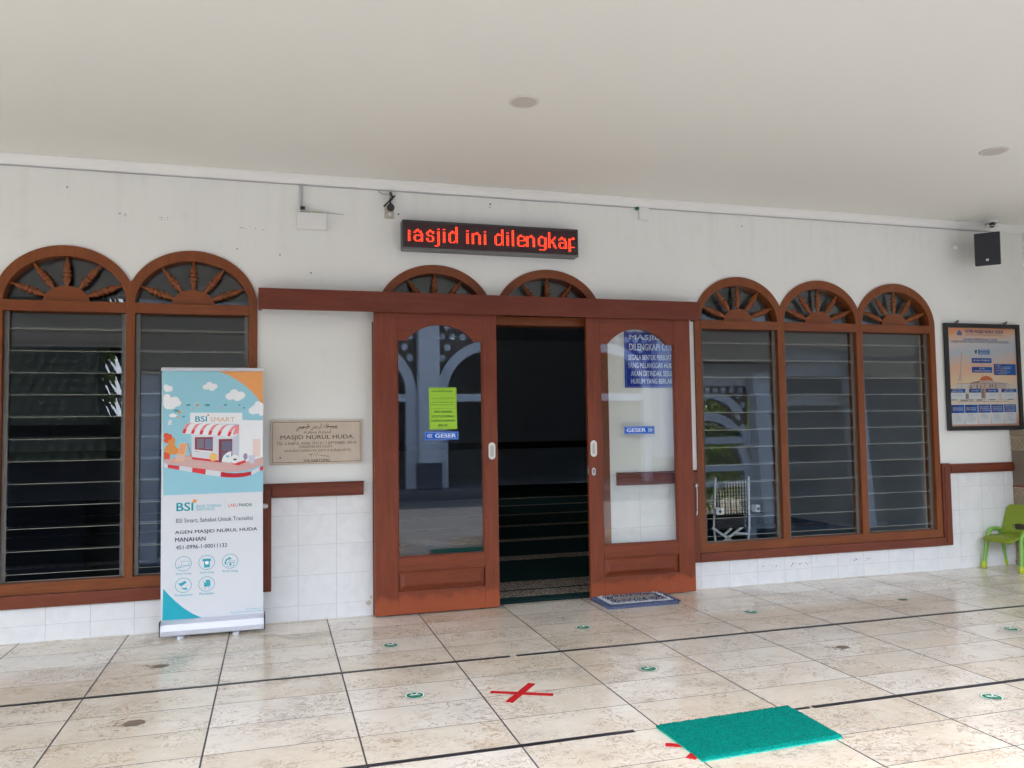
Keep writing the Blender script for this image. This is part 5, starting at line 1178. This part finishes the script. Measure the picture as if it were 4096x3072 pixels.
# ================================================================ GREEN CHILD'S CHAIR
M['ch_shell'] = plain('lime plastic seat', (0.20, 0.27, 0.012), 0.4, 0.1, 8, bump=0.15, bscale=200)
M['ch_leg'] = plain('green painted tube', (0.20, 0.42, 0.06), 0.3, 0.08, 10)
M['ch_foot'] = plain('yellow green foot', (0.42, 0.50, 0.012), 0.4, 0.08, 10)
chf = Vector((-0.986, -0.164, 0)); chs = Vector((-0.164, 0.986, 0)); CM = Vector((6.668, -0.197, 0))
def cp3(f, s_, z): return CM+chf*f+chs*s_+Vector((0, 0, z))
ch = thing('kids_chair', "lime green child's chair with tubular legs in the right corner", 'chair', cp3(-0.15, 0, 0))
for sg in (1, -1):
    w_ = 0.158*sg; wi = 0.142*sg
    pth = [cp3(0.0, w_, 0.035), cp3(-0.018, w_*0.97, 0.12), cp3(-0.038, wi, 0.24), cp3(-0.048, wi, 0.282), cp3(-0.068, wi, 0.308), cp3(-0.10, wi*1.02, 0.322), cp3(-0.16, wi*1.02, 0.322), cp3(-0.20, wi*1.02, 0.316), cp3(-0.225, wi, 0.295), cp3(-0.238, wi, 0.26), cp3(-0.262, w_*0.97, 0.13), cp3(-0.282, w_, 0.035)]
    mb = MB().tube(pth, 0.0165, 'ch_leg', 14); obj('leg_frame', mb, ch)
    for a, b in ((pth[0], pth[1]), (pth[-1], pth[-2])):
        d = (a-b).normalized(); top = a-d*0.018; k_ = (0.001-top.z)/d.z
        mb = MB().lathe([(0.0185, 0), (0.0215, 0.004), (0.0225, k_-0.006), (0.019, k_)], top, d, 'ch_foot', 16); obj('foot', mb, ch)
mb = MB(); n = 8
def slab(prof, wfun, th, mat):
    """lofted shell: prof = list of (f, z), wfun(t) = half width"""
    L = len(prof); vs = []; nx_ = 12
    for i, (f_, z_) in enumerate(prof):
        a = prof[max(i-1, 0)]; b = prof[min(i+1, L-1)]; tx, tz = b[0]-a[0], b[1]-a[1]; l_ = math.hypot(tx, tz); nf, nz_ = -tz/l_, tx/l_
        for side in (0, 1):
            for j in range(nx_+1):
                u = -1+2*j/nx_; dish = 0.010*u*u
                off = th/2*(1 if side == 0 else -1)
                vs.append(cp3(f_+nf*(off+dish*0.7), u*wfun(i/(L-1)), z_+nz_*(off+dish*0.7)))
    W_ = nx_+1; fs = []
    for i in range(L-1):
        for j in range(nx_):
            a = i*2*W_+j; b = a+W_; c_ = (i+1)*2*W_+j; d_ = c_+W_
            fs += [(a, a+1, c_+1, c_), (b, d_, d_+1, b+1)]
        fs += [(i*2*W_, (i+1)*2*W_, (i+1)*2*W_+W_, i*2*W_+W_), (i*2*W_+nx_, i*2*W_+W_+nx_, (i+1)*2*W_+W_+nx_, (i+1)*2*W_+nx_)]
    for j in range(nx_): fs += [(j, W_+j, W_+j+1, j+1), ((L-1)*2*W_+j, (L-1)*2*W_+j+1, (L-1)*2*W_+W_+j+1, (L-1)*2*W_+W_+j)]
    mb.add(vs, fs, mat, True)
slab([(0.055, 0.238), (0.035, 0.262), (0.0, 0.276), (-0.06, 0.281), (-0.14, 0.279), (-0.21, 0.284), (-0.238, 0.292)], lambda t: 0.137*min(1, 0.72+2.2*t), 0.011, 'ch_shell')
seat = obj('seat', mb, ch, recalc=True)
# backrest with a hand hole
n = 24; bw = 0.142
outl = [(-bw+0.012, 0.0), (bw-0.012, 0.0), (bw, 0.03), (bw*0.93, 0.17)]+arc(bw*0.9-0.045, 0.20, 0.045, 0.048, 10, 90, 8)+arc(-bw*0.9+0.045, 0.20, 0.045, 0.048, 90, 170, 8)+[(-bw*0.93, 0.17), (-bw, 0.03)]
hole = arc(0, 0.062, 0.052, 0.026, 0, 360, 24)[:-1]
mb = MB(); bo = cp3(-0.232, 0, 0.284); bu = -chs; bv = (Vector((0, 0, 1))*0.96-chf*0.27).normalized(); bn = bu.cross(bv)
mb.poly(outl, [hole], -0.006, 0.006, 'ch_shell', (bo, bu, bv, bn)); obj('backrest', mb, ch, bevel=0.004, recalc=True)

# ================================================================ FOLDING CHAIR BEHIND THE RIGHT WINDOW
def mat_plaid():
    t = NT('plaid chair cloth'); P = t.pos(); s = t.n('SeparateXYZ', {0: P})
    fx = t.math('FRACT', t.math('MULTIPLY', s.outputs[0], 1/0.026)); fz = t.math('FRACT', t.math('MULTIPLY', s.outputs[2], 1/0.03))
    vx = t.math('MULTIPLY', t.math('GREATER_THAN', fx, 0.68), 1.0); dash = t.math('GREATER_THAN', fz, 0.22); hz = t.math('GREATER_THAN', fz, 0.8)
    c = t.mix(t.math('MULTIPLY', hz, 0.35), (0.035, 0.034, 0.036), (0.24, 0.22, 0.18)); c = t.mix(t.math('MULTIPLY', vx, dash), c, (0.60, 0.56, 0.46))
    t.bsdf(col=c, rough=0.85, spec=0.15); return t.m
M['plaid'] = mat_plaid(); M['fc_metal'] = plain('grey painted tube', (0.75, 0.77, 0.80), 0.4, 0.1, 20, metal=0.1); M['fc_dark'] = plain('dark seat cloth', (0.03, 0.03, 0.035), 0.8, 0.2, 40)
FY = 0.30
fc = thing('folding_chair', 'folded camp chair with plaid back seen through the louvres', 'folding chair', (4.45, FY, 0))
mb = MB(); mb.poly([(4.3014, 0.5115), (4.5740, 0.5079), (4.5979, 0.6316), (4.6043, 0.7909), (4.5639, 0.7931), (4.5144, 0.7831), (4.4263, 0.7838), (4.3632, 0.7859), (4.3857, 0.7296), (4.3459, 0.6969), (4.3188, 0.7575), (4.2714, 0.7847), (4.2623, 0.6447), (4.3051, 0.6303)][::-1], [], FY-0.012, FY+0.012, 'plaid'); obj('back_cloth', mb, fc, recalc=True)
mb = MB(); mb.poly([(4.2698, 0.4219), (4.5215, 0.4096), (4.5435, 0.4792), (4.2623, 0.4878)], [], FY-0.06, FY+0.06, 'fc_dark'); obj('seat_cloth', mb, fc, recalc=True)
q = Print(FY-0.013); q.text('SOLEIL', (4.4132, 0.6025), (4.5091, 0.6243), ink(170, 168, 160), 1, 0.0, 0.15); obj('lettering', q, fc)
def p3(p, dy=0.0): return (p[0], FY+dy, p[1])
mb = MB().tube([p3((4.2892, 0.8161), -.02), p3((4.2719, 0.6146), -.03), p3((4.2576, 0.4161), -.03), p3((4.2687, 0.3099), -.03)], 0.009, 'fc_metal'); obj('post', mb, fc)
mb = MB().tube([p3((4.5952, 0.8150), -.02), p3((4.5860, 0.6019), -.03), p3((4.5827, 0.4002), -.03), p3((4.5713, 0.3108), -.03)], 0.009, 'fc_metal'); obj('post', mb, fc)
for a, b in (((4.2442, 0.5246), (4.3108, 0.5790)), ((4.6043, 0.5302), (4.6470, 0.5900))):
    mb = MB().box(min(a[0], b[0]), max(a[0], b[0]), FY-0.10, FY-0.03, min(a[1], b[1]), max(a[1], b[1]), 'fc_metal'); mb.disc(((a[0]+b[0])/2, FY-0.1005, (a[1]+b[1])/2), 0.012, (0, -1, 0), 'black', 14, 0.003); obj('armrest', mb, fc, bevel=0.006)
for a, b in (((4.2314, 0.4195), (4.4108, 0.3044)), ((4.5321, 0.4305), (4.3336, 0.3085)), ((4.4044, 0.4068), (4.3351, 0.3572)), ((4.4468, 0.3664), (4.5492, 0.3556))):
    mb = MB().bar(p3(a, -.05), p3(b, -.05), 0.016, 0.014, 'fc_metal', (0, 1, 0)); obj('cross_brace', mb, fc)
mb = MB().tube([p3((4.2687, 0.3099), -.03), (p3((4.2687, 0.3099))[0], FY-.03, 0.012)], 0.009, 'fc_metal').tube([p3((4.5713, 0.3108), -.03), (p3((4.5713, 0.3108))[0], FY-.03, 0.012)], 0.009, 'fc_metal'); obj('rear_foot', mb, fc)

# ================================================================ COURTYARD SEEN ONLY IN REFLECTIONS
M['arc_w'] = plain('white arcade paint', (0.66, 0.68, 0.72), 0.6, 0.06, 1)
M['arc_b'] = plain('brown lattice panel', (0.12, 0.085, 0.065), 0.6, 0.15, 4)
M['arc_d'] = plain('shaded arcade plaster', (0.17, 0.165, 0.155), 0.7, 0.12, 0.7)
M['roof_t'] = plain('dark roof tile', (0.05, 0.045, 0.042), 0.8, 0.25, 6, spec=0.03)
M['house_r'] = plain('dull brown lintel', (0.11, 0.07, 0.055), 0.6, 0.15, 4)
M['plinth'] = plain('dark plinth', (0.05, 0.055, 0.075), 0.5, 0.1, 4)
arcd = thing('arcade_building', 'white arcade with brown lattice panels mirrored in the left door glass', 'building', (6, -14, -0.3))
AY = -13.3; Z0 = -0.18
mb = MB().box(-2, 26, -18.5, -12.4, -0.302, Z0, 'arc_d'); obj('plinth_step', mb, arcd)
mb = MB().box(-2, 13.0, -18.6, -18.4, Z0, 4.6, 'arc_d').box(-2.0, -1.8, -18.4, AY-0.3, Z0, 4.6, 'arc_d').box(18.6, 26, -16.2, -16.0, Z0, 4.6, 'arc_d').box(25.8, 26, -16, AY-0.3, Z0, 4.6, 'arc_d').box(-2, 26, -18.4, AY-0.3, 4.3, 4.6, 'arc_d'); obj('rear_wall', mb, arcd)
bays = [(-1.9+3.15*i) for i in range(5)]
xs = []
for i in range(10):
    xp = -1.75+3.02*i
    mb = MB().box(xp-0.24, xp+0.24, AY-0.02, AY+0.34, Z0+0.62, 4.3, 'arc_w').box(xp-0.27, xp+0.27, AY-0.02, AY+0.37, Z0, Z0+0.62, 'plinth'); obj('pillar', mb, arcd); xs.append(xp)
for i in range(5):
    c = (xs[i]+xs[i+1])/2; r0 = 1.02; zs = 2.05
    mb = MB(); A = arc(c, zs, r0+0.24, r0+0.24, 0, 180, 24); B = arc(c, zs, r0, r0, 180, 0, 24)
    mb.poly(A+B, [], -(AY), -(AY)+0.22, 'arc_w', (Vector((0, 0, 0)), Vector((1, 0, 0)), Vector((0, 0, 1)), Vector((0, -1, 0))))
    mb.box(c-r0-0.24, c-r0, AY-0.22, AY, Z0, zs, 'arc_w').box(c+r0, c+r0+0.24, AY-0.22, AY, Z0, zs, 'arc_w').box(c-r0, c+r0, AY-0.18, AY-0.04, 1.86, 2.04, 'arc_w'); obj('archway', mb, arcd, recalc=True)
    mb = MB(); mb.poly([(c-1.27, zs), (c-1.27, 4.0), (c+1.27, 4.0), (c+1.27, zs)]+arc(c, zs, r0+0.25, r0+0.25, 0, 180, 24), [], AY-0.16, AY-0.10, 'arc_b', (Vector((0, 0, 0)), Vector((1, 0, 0)), Vector((0, 0, 1)), Vector((0, 1, 0))))
    for u in range(-5, 6):
        for v in range(0, 8):
            xx, zz_ = c+u*0.25+(v % 2)*0.125, zs+0.1+v*0.25
            if math.hypot(xx-c, zz_-zs) > r0+0.38 and abs(xx-c) < 1.16: mb.disc((xx, AY-0.102, zz_), 0.085, (0, 1, 0), 'arc_w', 8, 0.02)
    obj('lattice_panel', mb, arcd, recalc=True)
    mb = MB()
    for u in range(-8, 9):
        for sg in (-1, 1):
            x_ = c+u*0.2
            pts = []
            for k_ in range(0, 25):
                t2 = k_/24*1.3; px, pz = x_+sg*t2*0.75-sg*0.5, zs+t2
                if math.hypot(px-c, pz-zs) < r0: pts.append((px, AY-0.12, pz))
            if len(pts) > 2: mb.bar(pts[0], pts[-1], 0.03, 0.03, 'roof_t', (0, 1, 0))
    if mb.v: obj('fan_grille', mb, arcd)
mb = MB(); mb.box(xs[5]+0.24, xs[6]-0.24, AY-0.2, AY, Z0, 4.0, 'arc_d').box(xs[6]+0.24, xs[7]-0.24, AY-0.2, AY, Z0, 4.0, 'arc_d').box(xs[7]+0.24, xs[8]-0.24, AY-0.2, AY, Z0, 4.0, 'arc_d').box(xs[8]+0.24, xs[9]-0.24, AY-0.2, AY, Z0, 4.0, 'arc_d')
for i in (5, 6, 7, 8): mb.box(xs[i]+0.9, xs[i]+1.9, AY-0.01, AY+0.03, Z0, 1.95, 'plinth').box(xs[i]+0.8, xs[i]+2.0, AY-0.01, AY+0.06, 1.951, 2.05, 'house_r')
obj('side_wall', mb, arcd)
mb = MB(); mb.box(-2.0, 26.0, AY-0.3, AY-0.02, 4.0, 4.62, 'arc_w'); mb.add([(-2.6, AY+0.9, 4.55), (26.6, AY+0.9, 4.55), (26.6, -16, 5.5), (-2.6, -16, 5.5), (-2.6, -19.2, 4.55), (26.6, -19.2, 4.55)], [(0, 1, 2, 3), (3, 2, 5, 4), (0, 3, 4), (1, 5, 2)], 'roof_t'); obj('roof', mb, arcd)
hs = thing('neighbour_house', 'low house with a dark tiled roof mirrored in the left window', 'house', (-7, -16, -0.3))
M['house_w'] = plain('dim brown house wall', (0.035, 0.032, 0.035), 0.8, 0.4, 1.5, spec=0.05)
mb = MB().box(-12, -3.2, -20, -14.5, -0.302, 2.9, 'house_w'); obj('wall', mb, hs)
def mat_rooftile():
    t = NT('mossy roof tile'); P = t.pos(); s_ = t.n('SeparateXYZ', {0: P})
    a = t.math('SINE', t.math('MULTIPLY', s_.outputs[0], 24.0)); b = t.math('FRACT', t.math('MULTIPLY', s_.outputs[1], 3.2))
    k = t.math('MULTIPLY', t.math('MULTIPLY_ADD', a, 0.5, 0.5), b)
    t.bsdf(col=t.mix(k, (0.006, 0.008, 0.008), (0.035, 0.06, 0.04)), rough=0.8, spec=0.02); return t.m
M['roof_g'] = mat_rooftile()
mb = MB().add([(-13, -13.6, 2.6), (-2.6, -13.6, 2.6), (-3.6, -17, 5.4), (-12, -17, 5.4), (-13, -20.6, 2.6), (-2.6, -20.6, 2.6)], [(0, 1, 2, 3), (3, 2, 5, 4), (0, 3, 4), (1, 5, 2)], 'roof_g'); obj('roof', mb, hs)
for wx in (-10.5, -8, -5.5):
    mb = MB().box(wx-0.6, wx+0.6, -14.49, -14.42, 0.7, 2.0, 'plinth').box(wx-0.7, wx+0.7, -14.47, -14.40, 2.0, 2.1, 'arc_w').box(wx-0.7, wx+0.7, -14.47, -14.40, 0.6, 0.7, 'arc_w'); obj('window', mb, hs)
fn = thing('garden_fence', 'white bar fence mirrored in the right window', 'fence', (16, -18, -0.3))
mb = MB()
for i in range(30): mb.box(13.4+i*0.2, 13.43+i*0.2, -18.02, -17.98, -0.3, 1.9, 'arc_w')
mb.box(13.3, 19.4, -18.03, -17.97, 0.0, 0.06, 'arc_w').box(13.3, 19.4, -18.03, -17.97, 1.7, 1.76, 'arc_w'); obj('bars', mb, fn)
mb = MB().box(13.2, 19.5, -17.95, -17.80, -0.3, 1.0, 'plinth'); obj('added_low_wall', mb, fn)  # unseen dark wall added to hide the lower bars from the glass reflection
mb = MB()
for i in range(3): mb.box(14.6+i*2.2, 14.75+i*2.2, -18.12, -17.88, -0.3, 2.0, 'arc_w')
obj('post', mb, fn)
def mat_leaf(name, c1, c2):
    t = NT(name); P = t.pos(); w = t.n('TexWhiteNoise', {'Vector': t.n('VectorMath', {0: t.vmul(P, (4, 4, 4))}, operation='FLOOR').outputs[0]}, noise_dimensions='3D')
    c = t.mix(w.outputs[0], c1, c2)
    d = t.n('BsdfDiffuse', {'Color': c}); tr = t.n('BsdfTranslucent', {'Color': t.mix(0.5, c, (0.3, 0.42, 0.04))}); mx = t.n('MixShader', {0: 0.5, 1: d.outputs[0], 2: tr.outputs[0]})
    t.t.links.new(mx.outputs[0], t.out.inputs[0]); return t.m
M['leaf_a'] = mat_leaf('bright leaf', (0.16, 0.28, 0.03), (0.34, 0.48, 0.07)); M['leaf_b'] = mat_leaf('dark leaf', (0.02, 0.05, 0.018), (0.05, 0.09, 0.03))
M['bark'] = plain('bark', (0.10, 0.075, 0.055), 0.85, 0.3, 8, bump=0.6, bscale=20)
def tree(x, y_, h, r, mat, label, n=1800, size=0.16):
    t_ = thing('courtyard_tree', label, 'tree', (x, y_, -0.3), 'trees around the courtyard')
    mb = MB().tube([(x, y_, -0.3), (x+0.08, y_, h*0.3), (x-0.05, y_+0.05, h*0.55), (x, y_, h*0.8)], [0.17, 0.13, 0.09, 0.03], 'bark', 8)
    cl = []
    for i in range(9):
        a = random.uniform(0, 6.28); d = r*random.uniform(0.3, 0.8); c = Vector((x+d*math.cos(a), y_+d*math.sin(a), h*random.uniform(0.5, 0.95))); cl.append((c, r*random.uniform(0.3, 0.55)))
        mb.tube([(x, y_, h*0.4), tuple((Vector((x, y_, h*0.5))+c)/2), tuple(c)], [0.06, 0.04, 0.015], 'bark', 6)
    obj('trunk', mb, t_)
    mb = MB()
    for i in range(n):
        c, rr = random.choice(cl); v = Vector((random.gauss(0, 1), random.gauss(0, 1), random.gauss(0, 0.8))).normalized()*rr*random.uniform(0.4, 1.05)**0.6
        p_ = c+v; a = Vector((random.gauss(0, 1), random.gauss(0, 1), random.gauss(0, 1))).normalized(); b = a.orthogonal().normalized(); s_ = size*random.uniform(0.6, 1.3)
        mb.add([p_-a*s_, p_+b*s_*0.4, p_+a*s_, p_-b*s_*0.4], [(0, 1, 2, 3)], mat)
    obj('crown', mb, t_)
for i, (x, y_, h, r, mt, lb) in enumerate(((15.2, -20.0, 3.6, 2.3, 'leaf_a', 'bright leafy tree behind the white fence, nearest the arcade'), (17.6, -20.6, 4.2, 2.6, 'leaf_a', 'bright leafy tree in the middle behind the white fence'), (20.5, -23, 6, 3.0, 'leaf_b', 'dark leafy tree at the far end of the white fence'), (-3.0, -21.0, 8.0, 3.6, 'leaf_b', 'tall dark tree added to fill the sky gap between the low house and the arcade'), (-14.5, -17, 7.0, 2.8, 'leaf_b', 'dark tree beyond the outer end of the low house'), (4.5, -23, 9.5, 3.2, 'leaf_b', 'tall dark tree behind the arcade roof'), (29, -15, 8.0, 3.4, 'leaf_b', 'broad dark tree beyond the far end of the arcade'))):  # tree between low house and arcade is added to cover bright sky
    tree(x, y_, h, r, mt, lb, 2600 if mt == 'leaf_b' else 1800, 0.24 if mt == 'leaf_b' else 0.16)
